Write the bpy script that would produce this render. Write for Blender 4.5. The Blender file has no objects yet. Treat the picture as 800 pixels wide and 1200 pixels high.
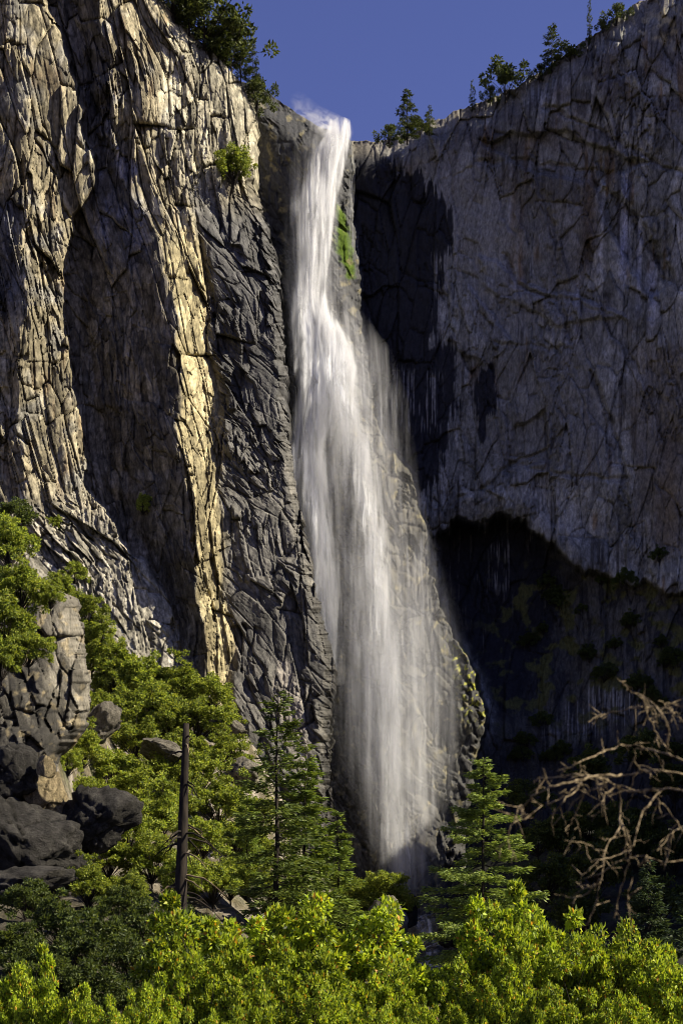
import bpy, bmesh, math, random
import numpy as np
from mathutils import Vector, Matrix

random.seed(7)
RNG = np.random.default_rng(11)
SC = bpy.context.scene
COL = SC.collection
R = math.radians

# ------------------------------------------------------------------ camera, sky, sun, exposure
EYE = 1.6                       # eye height above the trail
K = 0.0005                      # metres per photo pixel per metre of distance
cam_d = bpy.data.cameras.new('camera')
cam = bpy.data.objects.new('camera', cam_d); COL.objects.link(cam)
cam.location = (0, 0, EYE); cam.rotation_euler = (R(90), 0, 0)
cam_d.sensor_fit = 'VERTICAL'; cam_d.sensor_height = 36; cam_d.lens = 36/(1200*K)
cam_d.shift_y = 0.5             # rising front: verticals stay upright, horizon on the lower edge
cam_d.clip_start = 0.1; cam_d.clip_end = 6000
cam_d.dof.use_dof = True; cam_d.dof.focus_distance = 300; cam_d.dof.aperture_fstop = 4.2
SC.camera = cam

SUN = Vector((0.80, -0.15, 0.64)).normalized()
SUN_EL = math.asin(SUN.z); SUN_ROT = math.atan2(SUN.x, SUN.y)
world = bpy.data.worlds.new('World'); SC.world = world; world.use_nodes = True
wn = world.node_tree.nodes; wl = world.node_tree.links
sky = wn.new('ShaderNodeTexSky'); sky.sky_type = 'NISHITA'; sky.sun_disc = False
sky.sun_elevation = SUN_EL; sky.sun_rotation = SUN_ROT
sky.altitude = 0; sky.air_density = 1.0; sky.dust_density = 0.0; sky.ozone_density = 6.0
bg = wn['Background']; bg.inputs['Strength'].default_value = 0.050
tint = wn.new('ShaderNodeVectorMath'); tint.operation = 'MULTIPLY'; tint.inputs[1].default_value = (1.16, .83, 1.14)   # the photograph's polarised violet-blue
wl.new(sky.outputs[0], tint.inputs[0]); wl.new(tint.outputs[0], bg.inputs['Color'])
sun_d = bpy.data.lights.new('sun', 'SUN'); sun_d.energy = 5.0; sun_d.angle = R(0.53); sun_d.color = (1.0, 0.91, 0.74)
sun = bpy.data.objects.new('sun', sun_d); COL.objects.link(sun)
sun.rotation_euler = SUN.to_track_quat('Z', 'Y').to_euler(); sun.location = (150, -40, 200)
vs = SC.view_settings
vs.view_transform = 'Standard'; vs.look = 'None'; vs.gamma = 1.0; vs.use_curve_mapping = False
vs.exposure = 1.04
SC.render.engine = 'CYCLES'
SC.cycles.max_bounces = 6; SC.cycles.diffuse_bounces = 3; SC.cycles.glossy_bounces = 2
SC.cycles.transmission_bounces = 4; SC.cycles.volume_bounces = 3; SC.cycles.transparent_max_bounces = 48
SC.cycles.use_denoising = True; SC.cycles.filter_width = 0.9
try: SC.cycles.denoising_prefilter = 'ACCURATE'
except Exception: pass

# ------------------------------------------------------------------ helpers
def P(px, py, Y):
    """world point seen at photo pixel (px, py) at distance Y"""
    px = np.asarray(px, float); py = np.asarray(py, float); Y = np.asarray(Y, float)
    return np.stack([(px-400)*K*Y, Y + 0*px, EYE + (1200-py)*K*Y], -1)
def pt(px, py, Y):
    return Vector(((px-400)*K*Y, Y, EYE + (1200-py)*K*Y))

def hsh(i, j, s):
    i = np.asarray(i).astype(np.int64); j = np.asarray(j).astype(np.int64)
    h = (i*374761393 + j*668265263 + s*2147483647) & 0xFFFFFFFF
    h = ((h ^ (h >> 13))*1274126177) & 0xFFFFFFFF
    h = ((h ^ (h >> 16))*2246822519) & 0xFFFFFFFF
    h = h ^ (h >> 15)
    return h.astype(np.float64)/4294967296.0
def pn(x, y, s=0):
    xi = np.floor(x); yi = np.floor(y); xf = x-xi; yf = y-yi
    u = xf*xf*xf*(xf*(xf*6-15)+10); v = yf*yf*yf*(yf*(yf*6-15)+10)
    def g(a, b):
        t = hsh(xi+a, yi+b, s)*2*np.pi
        return np.cos(t)*(xf-a) + np.sin(t)*(yf-b)
    return ((g(0,0)*(1-u)+g(1,0)*u)*(1-v) + (g(0,1)*(1-u)+g(1,1)*u)*v)*1.4
def fbm(x, y, s=0, o=4, gain=.5):
    r = 0; a = 1; f = 1; n = 0
    for k in range(o):
        r = r + a*pn(x*f+17.3*k, y*f-9.1*k, s+k); n += a; a *= gain; f *= 2.03
    return r/n*1.5
def facet(u, v, s):
    """broken-rock cells: offset of the block, its two tilts times distance, tone and distance to the joint"""
    iu = np.floor(u); iv = np.floor(v)
    b1 = np.full(u.shape, 9.0); b2 = np.full(u.shape, 9.0)
    bi = np.zeros(u.shape); bj = np.zeros(u.shape); du = np.zeros(u.shape); dv = np.zeros(u.shape)
    for a in (-1, 0, 1):
        for b in (-1, 0, 1):
            ci = iu+a; cj = iv+b
            cu = ci + .1 + .8*hsh(ci, cj, s); cv = cj + .1 + .8*hsh(ci, cj, s+1)
            d = np.abs(u-cu)*.55 + np.sqrt((u-cu)**2 + (v-cv)**2)*.75
            m = d < b1
            b2 = np.where(m, b1, np.minimum(b2, d)); b1 = np.where(m, d, b1)
            bi = np.where(m, ci, bi); bj = np.where(m, cj, bj); du = np.where(m, u-cu, du); dv = np.where(m, v-cv, dv)
    o = hsh(bi, bj, s+2)-.5; gx = (hsh(bi, bj, s+3)-.5)*2; gy = (hsh(bi, bj, s+4)-.5)*2
    return o, gx*du, gy*dv, hsh(bi, bj, s+5), b2-b1
def sstep(a, b, x):
    t = np.clip((x-a)/(b-a), 0, 1); return t*t*(3-2*t)
def mix(a, b, t):
    return a + (np.asarray(b)-a)*t
def mixc(c, col, t):
    return c + (np.array(col)[None, :]-c)*np.asarray(t)[:, None]
def poly_sdf(x, y, pts):
    """signed distance to a polygon, positive inside"""
    pts = np.array(pts, float); d = np.full(x.shape, 1e9); ins = np.zeros(x.shape, bool)
    n = len(pts)
    for i in range(n):
        ax, ay = pts[i]; bx, by = pts[(i+1) % n]
        ex, ey = bx-ax, by-ay
        t = np.clip(((x-ax)*ex+(y-ay)*ey)/(ex*ex+ey*ey+1e-9), 0, 1)
        d = np.minimum(d, (x-ax-t*ex)**2 + (y-ay-t*ey)**2)
        c = ((ay > y) != (by > y)) & (x < (bx-ax)*(y-ay)/(by-ay+1e-12)+ax)
        ins ^= c
    d = np.sqrt(d)
    return np.where(ins, d, -d)
def line_d(x, y, pts):
    pts = np.array(pts, float); d = np.full(x.shape, 1e9)
    for i in range(len(pts)-1):
        ax, ay = pts[i]; bx, by = pts[i+1]; ex, ey = bx-ax, by-ay
        t = np.clip(((x-ax)*ex+(y-ay)*ey)/(ex*ex+ey*ey+1e-9), 0, 1)
        d = np.minimum(d, (x-ax-t*ex)**2 + (y-ay-t*ey)**2)
    return np.sqrt(d)

def make_mesh(name, V, quads=None, tris=None, mat=None, col=None, attrs=None, uv=None, smooth=False):
    me = bpy.data.meshes.new(name)
    V = np.asarray(V, np.float32)
    nq = 0 if quads is None else len(quads); nt = 0 if tris is None else len(tris)
    idx = []
    if nq: idx.append(np.asarray(quads, np.int32).ravel())
    if nt: idx.append(np.asarray(tris, np.int32).ravel())
    idx = np.concatenate(idx)
    me.vertices.add(len(V)); me.vertices.foreach_set('co', V.ravel())
    me.loops.add(len(idx)); me.loops.foreach_set('vertex_index', idx)
    starts = np.concatenate([np.arange(nq)*4, nq*4 + np.arange(nt)*3]).astype(np.int32)
    me.polygons.add(nq+nt); me.polygons.foreach_set('loop_start', starts)
    if smooth: me.polygons.foreach_set('use_smooth', np.ones(nq+nt, bool))
    if col is not None:
        a = me.attributes.new('tint', 'FLOAT_COLOR', 'POINT')
        c = np.ones((len(V), 4), np.float32); c[:, :3] = col; a.data.foreach_set('color', c.ravel())
    for k, v in (attrs or {}).items():
        a = me.attributes.new(k, 'FLOAT', 'POINT'); a.data.foreach_set('value', np.asarray(v, np.float32).ravel())
    if uv is not None:
        l = me.uv_layers.new(name='flow'); l.data.foreach_set('uv', np.asarray(uv, np.float32)[idx].ravel())
    me.update(calc_edges=True)
    if mat: me.materials.append(mat)
    return me
def link(name, me, parent=None, loc=None):
    o = bpy.data.objects.new(name, me); COL.objects.link(o)
    if parent is not None: o.parent = parent
    if loc is not None: o.location = loc
    return o
def tag(o, label=None, cat=None, group=None, kind=None):
    if label: o['label'] = label
    if cat: o['category'] = cat
    if group: o['group'] = group
    if kind: o['kind'] = kind
    return o
def empty(name, loc, label=None, cat=None, group=None):
    o = bpy.data.objects.new(name, None); COL.objects.link(o); o.location = loc
    o.empty_display_size = 0.5
    return tag(o, label, cat, group)
def grid_quads(nr, nc):
    i = np.arange(nr*nc).reshape(nr, nc)
    return np.stack([i[:-1, :-1], i[:-1, 1:], i[1:, 1:], i[1:, :-1]], -1).reshape(-1, 4)

# ------------------------------------------------------------------ materials
def new_mat(name):
    m = bpy.data.materials.new(name); m.use_nodes = True
    nt = m.node_tree; return m, nt, nt.nodes, nt.links, nt.nodes['Principled BSDF']
def rock_mat(name, bump=.5, scale=1.0, stretch=(1, 1, .45), rough=.85, dist=None):
    m, nt, n, l, b = new_mat(name)
    at = n.new('ShaderNodeAttribute'); at.attribute_name = 'tint'
    tc = n.new('ShaderNodeTexCoord'); mp = n.new('ShaderNodeMapping'); mp.inputs['Scale'].default_value = stretch
    l.new(tc.outputs['Object'], mp.inputs[0])
    n1 = n.new('ShaderNodeTexNoise'); n1.inputs['Scale'].default_value = 1.6*scale; n1.inputs['Detail'].default_value = 8; n1.inputs['Roughness'].default_value = .7
    n2 = n.new('ShaderNodeTexNoise'); n2.inputs['Scale'].default_value = 6*scale; n2.inputs['Detail'].default_value = 6; n2.inputs['Roughness'].default_value = .75
    l.new(mp.outputs[0], n1.inputs['Vector']); l.new(tc.outputs['Object'], n2.inputs['Vector'])
    mr = n.new('ShaderNodeMapRange'); mr.inputs[1].default_value = .3; mr.inputs[2].default_value = .7; mr.inputs[3].default_value = .4; mr.inputs[4].default_value = 1.6
    l.new(n1.outputs['Fac'], mr.inputs[0])
    mr2 = n.new('ShaderNodeMapRange'); mr2.inputs[1].default_value = .3; mr2.inputs[2].default_value = .7; mr2.inputs[3].default_value = .55; mr2.inputs[4].default_value = 1.45
    l.new(n2.outputs['Fac'], mr2.inputs[0])
    mu = n.new('ShaderNodeMath'); mu.operation = 'MULTIPLY'; l.new(mr.outputs[0], mu.inputs[0]); l.new(mr2.outputs[0], mu.inputs[1])
    vm = n.new('ShaderNodeVectorMath'); vm.operation = 'SCALE'; l.new(at.outputs['Color'], vm.inputs[0]); l.new(mu.outputs[0], vm.inputs['Scale'])
    l.new(vm.outputs[0], b.inputs['Base Color'])
    wt = n.new('ShaderNodeAttribute'); wt.attribute_name = 'wet'
    rr = n.new('ShaderNodeMapRange'); rr.inputs[3].default_value = rough; rr.inputs[4].default_value = .42
    l.new(wt.outputs['Fac'], rr.inputs[0]); l.new(rr.outputs[0], b.inputs['Roughness'])
    sp = n.new('ShaderNodeMapRange'); sp.inputs[3].default_value = .15; sp.inputs[4].default_value = .5
    l.new(wt.outputs['Fac'], sp.inputs[0]); l.new(sp.outputs[0], b.inputs['Specular IOR Level'])
    ad = n.new('ShaderNodeMath'); ad.operation = 'ADD'; l.new(n1.outputs['Fac'], ad.inputs[0]); l.new(n2.outputs['Fac'], ad.inputs[1])
    bp = n.new('ShaderNodeBump'); bp.inputs['Strength'].default_value = bump; bp.inputs['Distance'].default_value = dist or .22/scale
    l.new(ad.outputs[0], bp.inputs['Height']); l.new(bp.outputs[0], b.inputs['Normal'])
    return m
M_ROCK = rock_mat('granite')
M_BOULDER = rock_mat('boulder_granite', bump=1.0, scale=3.2, stretch=(1, 1, 1), dist=.45)
M_GROUND = rock_mat('talus_soil', bump=.8, scale=.8, stretch=(1, 1, 1), rough=.95)

def leaf_mat(name, trans=.45, gloss=.12):
    m, nt, n, l, b = new_mat(name)
    at = n.new('ShaderNodeAttribute'); at.attribute_name = 'tint'
    oi = n.new('ShaderNodeObjectInfo')
    mr = n.new('ShaderNodeMapRange'); mr.inputs[3].default_value = .82; mr.inputs[4].default_value = 1.15
    l.new(oi.outputs['Random'], mr.inputs[0])
    vm = n.new('ShaderNodeVectorMath'); vm.operation = 'SCALE'; l.new(at.outputs['Color'], vm.inputs[0]); l.new(mr.outputs[0], vm.inputs['Scale'])
    l.new(vm.outputs[0], b.inputs['Base Color'])
    b.inputs['Roughness'].default_value = .5; b.inputs['Specular IOR Level'].default_value = gloss*2
    tr = n.new('ShaderNodeBsdfTranslucent')
    g = n.new('ShaderNodeVectorMath'); g.operation = 'MULTIPLY'; g.inputs[1].default_value = (1.25, 1.2, .6)
    l.new(vm.outputs[0], g.inputs[0]); l.new(g.outputs[0], tr.inputs['Color'])
    mx = n.new('ShaderNodeMixShader'); mx.inputs[0].default_value = trans
    l.new(b.outputs[0], mx.inputs[1]); l.new(tr.outputs[0], mx.inputs[2]); l.new(mx.outputs[0], n['Material Output'].inputs['Surface'])
    return m
M_LEAF = leaf_mat('broad_leaf', .45)
M_NEEDLE = leaf_mat('conifer_needle', .3, .08)
def bark_mat(name, c1, c2, scale=3.0):
    m, nt, n, l, b = new_mat(name)
    tc = n.new('ShaderNodeTexCoord'); mp = n.new('ShaderNodeMapping'); mp.inputs['Scale'].default_value = (1, 1, .25)
    l.new(tc.outputs['Object'], mp.inputs[0])
    n1 = n.new('ShaderNodeTexNoise'); n1.inputs['Scale'].default_value = scale; n1.inputs['Detail'].default_value = 6
    l.new(mp.outputs[0], n1.inputs['Vector'])
    cr = n.new('ShaderNodeValToRGB'); cr.color_ramp.elements[0].position = .35; cr.color_ramp.elements[1].position = .68
    cr.color_ramp.elements[0].color = (*c1, 1); cr.color_ramp.elements[1].color = (*c2, 1)
    l.new(n1.outputs['Fac'], cr.inputs[0]); l.new(cr.outputs[0], b.inputs['Base Color'])
    b.inputs['Roughness'].default_value = .9; b.inputs['Specular IOR Level'].default_value = .15
    bp = n.new('ShaderNodeBump'); bp.inputs['Strength'].default_value = .6; bp.inputs['Distance'].default_value = .05
    l.new(n1.outputs['Fac'], bp.inputs['Height']); l.new(bp.outputs[0], b.inputs['Normal'])
    return m
M_BARK = bark_mat('dark_bark', (.012, .010, .008), (.036, .028, .02))
M_PALE = bark_mat('bleached_wood', (.045, .03, .014), (.36, .28, .165), 26)

def water_mat():
    m, nt, n, l, b = new_mat('falling_water')
    n.remove(b)
    uv = n.new('ShaderNodeUVMap'); uv.uv_map = 'flow'
    env = n.new('ShaderNodeAttribute'); env.attribute_name = 'flow_density'
    sd = n.new('ShaderNodeAttribute'); sd.attribute_name = 'flow_seed'
    def noise(sx, sy, off, det, rough, dist):
        mp = n.new('ShaderNodeMapping'); mp.inputs['Scale'].default_value = (sx, sy, 1); mp.inputs['Location'].default_value = (off, off*.7, 0)
        l.new(uv.outputs[0], mp.inputs[0])
        t = n.new('ShaderNodeTexNoise'); t.noise_dimensions = '4D'
        t.inputs['Scale'].default_value = 1; t.inputs['Detail'].default_value = det; t.inputs['Roughness'].default_value = rough; t.inputs['Distortion'].default_value = dist
        l.new(mp.outputs[0], t.inputs['Vector']); l.new(sd.outputs['Fac'], t.inputs['W'])
        return t.outputs['Fac']
    def rng(x, a, b_, c, d):
        r = n.new('ShaderNodeMapRange'); r.inputs[1].default_value = a; r.inputs[2].default_value = b_; r.inputs[3].default_value = c; r.inputs[4].default_value = d
        l.new(x, r.inputs[0]); return r.outputs[0]
    def mth(op, a, b_):
        t = n.new('ShaderNodeMath'); t.operation = op
        for k, x in enumerate((a, b_)):
            if isinstance(x, (int, float)): t.inputs[k].default_value = x
            else: l.new(x, t.inputs[k])
        return t.outputs[0]
    big = rng(noise(.26, .075, 3, 5, .6, 1.1), .38, .68, 0.0, 1.7)
    fine = rng(noise(.8, .05, 11, 6, .62, .8), .34, .68, 0.05, 1.6)
    a = mth('MULTIPLY', mth('MULTIPLY', mth('MULTIPLY', big, fine), env.outputs['Fac']), .62)
    a = mth('MINIMUM', mth('MAXIMUM', a, 0.0), 1.0)
    df = n.new('ShaderNodeBsdfDiffuse'); df.inputs['Color'].default_value = (.86, .87, .88, 1)
    tl = n.new('ShaderNodeBsdfTranslucent'); tl.inputs['Color'].default_value = (.86, .87, .88, 1)
    tp = n.new('ShaderNodeBsdfTransparent')
    m1 = n.new('ShaderNodeMixShader'); m1.inputs[0].default_value = .5; l.new(df.outputs[0], m1.inputs[1]); l.new(tl.outputs[0], m1.inputs[2])
    m2 = n.new('ShaderNodeMixShader'); l.new(a, m2.inputs[0]); l.new(tp.outputs[0], m2.inputs[1]); l.new(m1.outputs[0], m2.inputs[2])
    l.new(m2.outputs[0], n['Material Output'].inputs['Surface'])
    return m
M_WATER = water_mat()

# ------------------------------------------------------------------ the ground
def ground_z(x, y):
    x = np.asarray(x, float); y = np.asarray(y, float)
    ys = [-200, 0, 40, 80, 140, 200, 260, 330, 400, 480, 3000]
    zl = np.interp(y, ys, [0, 0, -1.5, -1.5, 5, 16, 33, 58, 78, 90, 90])
    zc = np.interp(y, ys, [0, 0, -1.5, -2.0, -1, 2, 7, 13, 34, 40, 40])
    zr = np.interp(y, ys, [0, 0, -1.5, -2.0, 1, 6, 14, 30, 52, 60, 60])
    wl_ = sstep(6, -26, x); wr_ = sstep(16, 50, x)
    z = zc*(1-wl_)*(1-wr_) + zl*wl_ + zr*wr_*(1-wl_)
    z = z + 23*sstep(-33, -43, x + .04*(y-220))*sstep(196, 222, y)*sstep(330, 270, y)
    z = z + 77*sstep(84, 104, x)*sstep(212, 245, y)*sstep(380, 350, y)   # unseen rock shoulder, added out of frame to shade the right-hand slope
    far = sstep(60, 200, y)
    return z + far*1.6*fbm(x/17, y/17, 71, 4) + .25*(1-far)*fbm(x/9, y/9, 75, 3)
def build_ground():
    xs = np.concatenate([-np.geomspace(2500, 130, 14), np.linspace(-120, 120, 200), np.geomspace(130, 2500, 14)])
    ys = np.concatenate([-np.geomspace(1500, 30, 10), np.linspace(-20, 140, 60), np.linspace(142, 440, 220), np.geomspace(450, 4000, 14)])
    X, Y = np.meshgrid(xs, ys); x = X.ravel(); y = Y.ravel()
    z = ground_z(x, y)
    talus = sstep(120, 170, y)*sstep(480, 430, y)
    o, a, b, t, e = facet(x/1.9, y/1.9, 33)
    z = z + talus*(o*1.3 + .9*a + .9*b)
    c = np.tile(np.array([[.10, .085, .05]]), (len(x), 1))
    c = mixc(c, (.24, .21, .17), talus*sstep(.25, .7, t)*sstep(20, -5, x))
    c = mixc(c, (.03, .03, .025), sstep(12, 26, x)*talus)  # shade of the right-hand slope darkened into the soil colour
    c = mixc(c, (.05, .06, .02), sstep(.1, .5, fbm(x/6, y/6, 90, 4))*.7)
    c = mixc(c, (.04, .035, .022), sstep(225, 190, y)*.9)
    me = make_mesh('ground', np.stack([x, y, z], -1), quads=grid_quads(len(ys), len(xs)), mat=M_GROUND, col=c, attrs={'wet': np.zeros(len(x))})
    tag(link('ground', me), 'rocky forest floor and talus slope rising to the cliffs', 'ground', kind='structure')
build_ground()

# ------------------------------------------------------------------ the cliffs
def loft(px, py, levels, knots):
    """crease lines: knots[k] = (px at each level, depth at each level); linear between neighbouring creases"""
    KX = [np.interp(py, levels, k[0]) for k in knots]; KD = [np.interp(py, levels, k[1]) for k in knots]
    out = np.where(px <= KX[0], KD[0], 0.0)
    for i in range(len(knots)-1):
        m = (px > KX[i]) & (px <= KX[i+1])
        t = (px-KX[i])/np.maximum(KX[i+1]-KX[i], 1e-6)
        out = np.where(m, KD[i]+(KD[i+1]-KD[i])*t, out)
    out = np.where(px > KX[-1], KD[-1], out)
    return out, KX
def rock_relief(a, b, ang, s, big=1.0, mid=1.0, small=1.0, asp=3.0, col=0.0):
    """fractured granite in metres; a across, b up, blocks stretched along ang (from vertical)"""
    ca, sa = np.cos(ang), np.sin(ang)
    u = a*ca + b*sa; v = -a*sa + b*ca
    u = u + 2.2*pn(a/19, b/27, s+50) + .15*pn(a/4.5, b/9, s+51); v = v + 2.5*pn(a/14, b/19, s+60)
    o0, x0, y0, t0, e0 = facet(u/10.5, v/(10.5*asp*.8), s+30)
    o1, x1, y1, t1, e1 = facet(u/4.3+2*t0, v/(4.3*asp)+2*t0, s)
    o2, x2, y2, t2, e2 = facet(u/1.5+3*t1, v/(1.5*asp)+3*t1, s+10)
    o3, x3, y3, t3, e3 = facet(u/.62+3*t2, v/(.62*asp)+3*t2, s+20)
    rough = .15 + 1.3*sstep(-.25, .45, fbm(a/15, b/20, s+70, 3))*(.5+.8*t0)
    d = big*(o0*1.9 + x0*3.2 + y0*3.0 + o1*1.3 + x1*1.7 + y1*1.9) + rough*mid*(o2*1.0 + x2*1.2 + y2*1.4) + rough*small*(o3*.42 + x3*.5 + y3*.5)
    d = d + big*1.2*np.exp(-e1*30) + big*1.3*np.exp(-e0*60) + rough*mid*.6*np.exp(-e2*18)
    if np.any(col):
        oc, xc, yc, tc, ec = facet(u/2.3+5*t0, v/34, s+40)
        d = d + col*(oc*1.5 + xc*1.5 + .9*np.exp(-ec*22))
    d = d + .1*fbm(a/1.2, b/2, s+80, 3)
    return d, t1, t2, t3, e1, e2

E_PY = [-80, 100, 118, 180, 215, 250, 300, 350, 400, 480, 560, 620, 700, 760, 790, 830, 900, 1060]
E_PX = [296, 298, 300, 298, 296, 310, 322, 330, 333, 336, 345, 355, 372, 388, 392, 388, 386, 392]
LEFT_RIM = ([-70, 160, 190, 205, 232, 262, 285, 300], [-70, -70, -6, 14, 44, 72, 97, 120])
def left_rim_py(px): return np.interp(px, *LEFT_RIM)
L_LV = [-80, 0, 60, 130, 210, 270, 310, 370, 420, 500, 570, 640, 690, 760, 850, 1060]
L_K = [
 ([-90]*16, [0]*16),
 ([-20, -20, -20, -15, -15, -15, -15, -15, -15, -15, -15, -20, -25, -30, -40, -40], [0, 0, 0, 0, 2, 5, 6, 6, 4, 4, 2, -2, -5, -8, -10, -14]),
 ([10, 12, 14, 20, 26, 30, 32, 33, 25, 25, 28, 20, 10, 0, 0, 0], [-1, -1, -1, -2, -2, -3, -4, -4, -3, -3, -3, -4, -6, -9, -12, -16]),
 ([30, 32, 40, 55, 62, 56, 52, 55, 55, 62, 64, 80, 95, 100, 110, 120], [0, 0, 0, 0, 1, 1, 2, 2, 2, 1, 0, -1, -4, -7, -10, -14]),
 ([46, 52, 72, 95, 106, 85, 67, 70, 80, 92, 104, 150, 190, 214, 220, 225], [1, 1, 1, 1, 2, 3, 3, 4, 4, 3, 2, 2, 1, -1, -6, -11]),
 ([50, 56, 76, 99, 110, 89, 71, 74, 84, 96, 108, 155, 195, 218, 224, 230], [8, 8, 8, 8, 7, 8, 9, 10, 10, 10, 9, 7, 5, 1, -5, -10]),
 ([75, 78, 96, 112, 122, 105, 95, 98, 105, 118, 130, 170, 205, 224, 228, 234], [8, 8, 8, 7, 6, 7, 9, 10, 10, 10, 9, 6, 4, 1, -5, -10]),
 ([112, 116, 130, 134, 146, 182, 198, 205, 208, 214, 220, 226, 234, 242, 248, 250], [-3, -3, -3, -2, 0, -4, -6, -7, -7, -7, -7, -7, -6, -5, -5, -6]),
 ([165, 172, 180, 190, 205, 228, 240, 246, 248, 252, 256, 258, 262, 266, 270, 272], [1, 1, 0, -2, 0, 2, 3, 3, 3, 3, 3, 3, 3, 2, 0, -2]),
 ([300, 300, 300, 300, 298, 312, 324, 331, 334, 340, 348, 360, 370, 388, 390, 392], [11, 11, 10, 9, 7, 5, 3, 2, 2, 1, 1, 0, 0, 0, 0, 0]),
]
def left_depth(px, py, detail=True):
    n = px.shape
    a = px*.175; b = -py*.175
    wx = px + 9*fbm(px/60, py/60, 1, 3) + 4*facet(px/12, py/22, 5)[0] + 5*facet(px/30, py/60, 6)[0]; wy = py + 12*fbm(px/50, py/50, 3, 3)
    d, KX = loft(wx, wy, L_LV, L_K)
    base = 347 + 18*np.clip(px/340, -.4, 1.2) + .10*((1200-py)*.175-100)
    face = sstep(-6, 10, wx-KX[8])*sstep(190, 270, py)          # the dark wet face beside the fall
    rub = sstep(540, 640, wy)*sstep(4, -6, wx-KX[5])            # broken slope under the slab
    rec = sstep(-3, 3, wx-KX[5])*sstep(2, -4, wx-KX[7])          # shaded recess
    if not detail: return base + d, None
    rv, t1, t2, t3, e1, e2 = rock_relief(a, b, .16, 100, 1.0, .9, .8, 3.2, col=.25+.75*sstep(270, 330, py)*sstep(640, 560, py)*sstep(4, -6, wx-KX[5]) + .5*sstep(-6, 0, wx-KX[7])*sstep(6, -2, wx-KX[8]))
    rd, q1, q2, q3, f1, f2 = rock_relief(a, b, .72, 200, .62-.15*face, .9-.25*face, 1.0-.15*face, 3.0)
    smooth_rec = rec*sstep(280, 340, py)
    w = np.clip(np.maximum(face, rub), 0, 1)*(.25+.75*sstep(-.18, .12, fbm(px/46, py/60, 77, 3)))
    rel = rv*(1-w)*(1-.62*smooth_rec) + rd*w*(1+.25*rub)
    tt1 = t1*(1-w)+q1*w; tt2 = t2*(1-w)+q2*w; ee = e1*(1-w)+f1*w; ee2 = e2*(1-w)+f2*w
    return base + d + rel, (KX, wx, wy, face, rub, rec, tt1, tt2, t3, ee, ee2)
def build_left():
    nu, nv = 480, 1240
    U, Vv = np.meshgrid(np.linspace(0, 1, nu), np.linspace(0, 1, nv)); u = U.ravel(); v = Vv.ravel()
    pb = 1060
    py = pb + (left_rim_py(-70+370*u) - pb)*v
    px = -70 + (np.interp(py, E_PY, E_PX)+70)*u
    px = px + sstep(.85, 1, u)*(3.5*fbm(py/9, py/300, 7, 4) + 3*(facet(py/13, py*0+.5, 8)[0]))
    py = py + sstep(.9, 1, v)*(5*fbm(px/13, px/300, 9, 4))
    Y, inf = left_depth(px, py)
    KX, wx, wy, face, rub, rec, t1, t2, t3, e1, e2 = inf
    # round the top and the right-hand edge backwards
    Y = Y + 4*sstep(.965, 1, v)**2 + 3.5*sstep(.965, 1, u)**2
    nz = lambda s, f, o=4: fbm(px/f, py/f, s, o)
    c = np.tile(np.array([[.225, .195, .125]]), (len(px), 1))
    c = mixc(c, (.185, .175, .145), sstep(-.1, .5, nz(20, 45)))
    c = mixc(c, (.13, .092, .05), .7*sstep(.15, .6, fbm(px/14, py/60, 21, 4)))
    up = sstep(180, 205, wx)*sstep(240, 200, wy)
    c = mixc(c, (.30, .275, .20), up*.8)
    pil = sstep(-2, 4, wx-KX[7])*sstep(3, -4, wx-KX[8])*sstep(230, 300, py)
    c = mixc(c, (.30, .255, .14), pil*.85)
    c = mixc(c, (.22, .205, .165), rub*.85)
    c = mixc(c, (.085, .075, .058), rec*.85)  # recess shade deepened by a darker tint, here and on the next line
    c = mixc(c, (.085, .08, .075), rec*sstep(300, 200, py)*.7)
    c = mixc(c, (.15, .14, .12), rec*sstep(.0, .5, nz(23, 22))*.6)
    blk = sstep(100, 125, wx)*sstep(185, 165, wx)*sstep(130, 190, py)*sstep(330, 260, py)
    c = mixc(c, (.15, .15, .17), blk*sstep(-.3, .3, nz(24, 30))*.9)
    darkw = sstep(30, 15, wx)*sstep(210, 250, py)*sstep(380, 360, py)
    c = mixc(c, (.07, .07, .075), darkw*.9)  # shaded side of the left crest painted dark
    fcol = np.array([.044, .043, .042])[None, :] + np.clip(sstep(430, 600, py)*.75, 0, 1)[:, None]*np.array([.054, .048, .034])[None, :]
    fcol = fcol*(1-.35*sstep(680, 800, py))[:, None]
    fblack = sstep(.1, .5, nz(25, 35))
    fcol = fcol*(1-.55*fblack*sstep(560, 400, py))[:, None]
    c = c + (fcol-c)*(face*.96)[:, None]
    slab = sstep(0, 8, poly_sdf(wx, wy, [(318, 765), (340, 770), (362, 830), (372, 880), (370, 930), (345, 920), (330, 850)]))
    c = mixc(c, (.17, .15, .125), slab)
    c = c*(.5 + 1.0*t2)[:, None]*(.8+.4*t1)[:, None]*(1+.5*fbm(px/5, py/7, 29, 3))[:, None].clip(.5, 1.6)
    c = c*(1-.62*np.exp(-e2*14))[:, None]*(.75+.5*t3)[:, None]
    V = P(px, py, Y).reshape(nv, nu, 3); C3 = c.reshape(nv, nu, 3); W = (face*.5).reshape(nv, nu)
    # the cliff goes on behind its edge (right side) and as a plateau behind the rim
    nb = 10; ext = []; 
    for k in range(1, nb+1):
        e = V[:, -1].copy(); t = k/nb
        e[:, 1] += 45*t; e[:, 0] -= 5*t*t + .8*np.sin(k*2.1+e[:, 2]*.2); ext.append(e)
    V = np.concatenate([V, np.stack(ext, 1)], 1); C3 = np.concatenate([C3, np.repeat(C3[:, -1:], nb, 1)], 1); W = np.concatenate([W, np.repeat(W[:, -1:], nb, 1)], 1)
    ext = []
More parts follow.
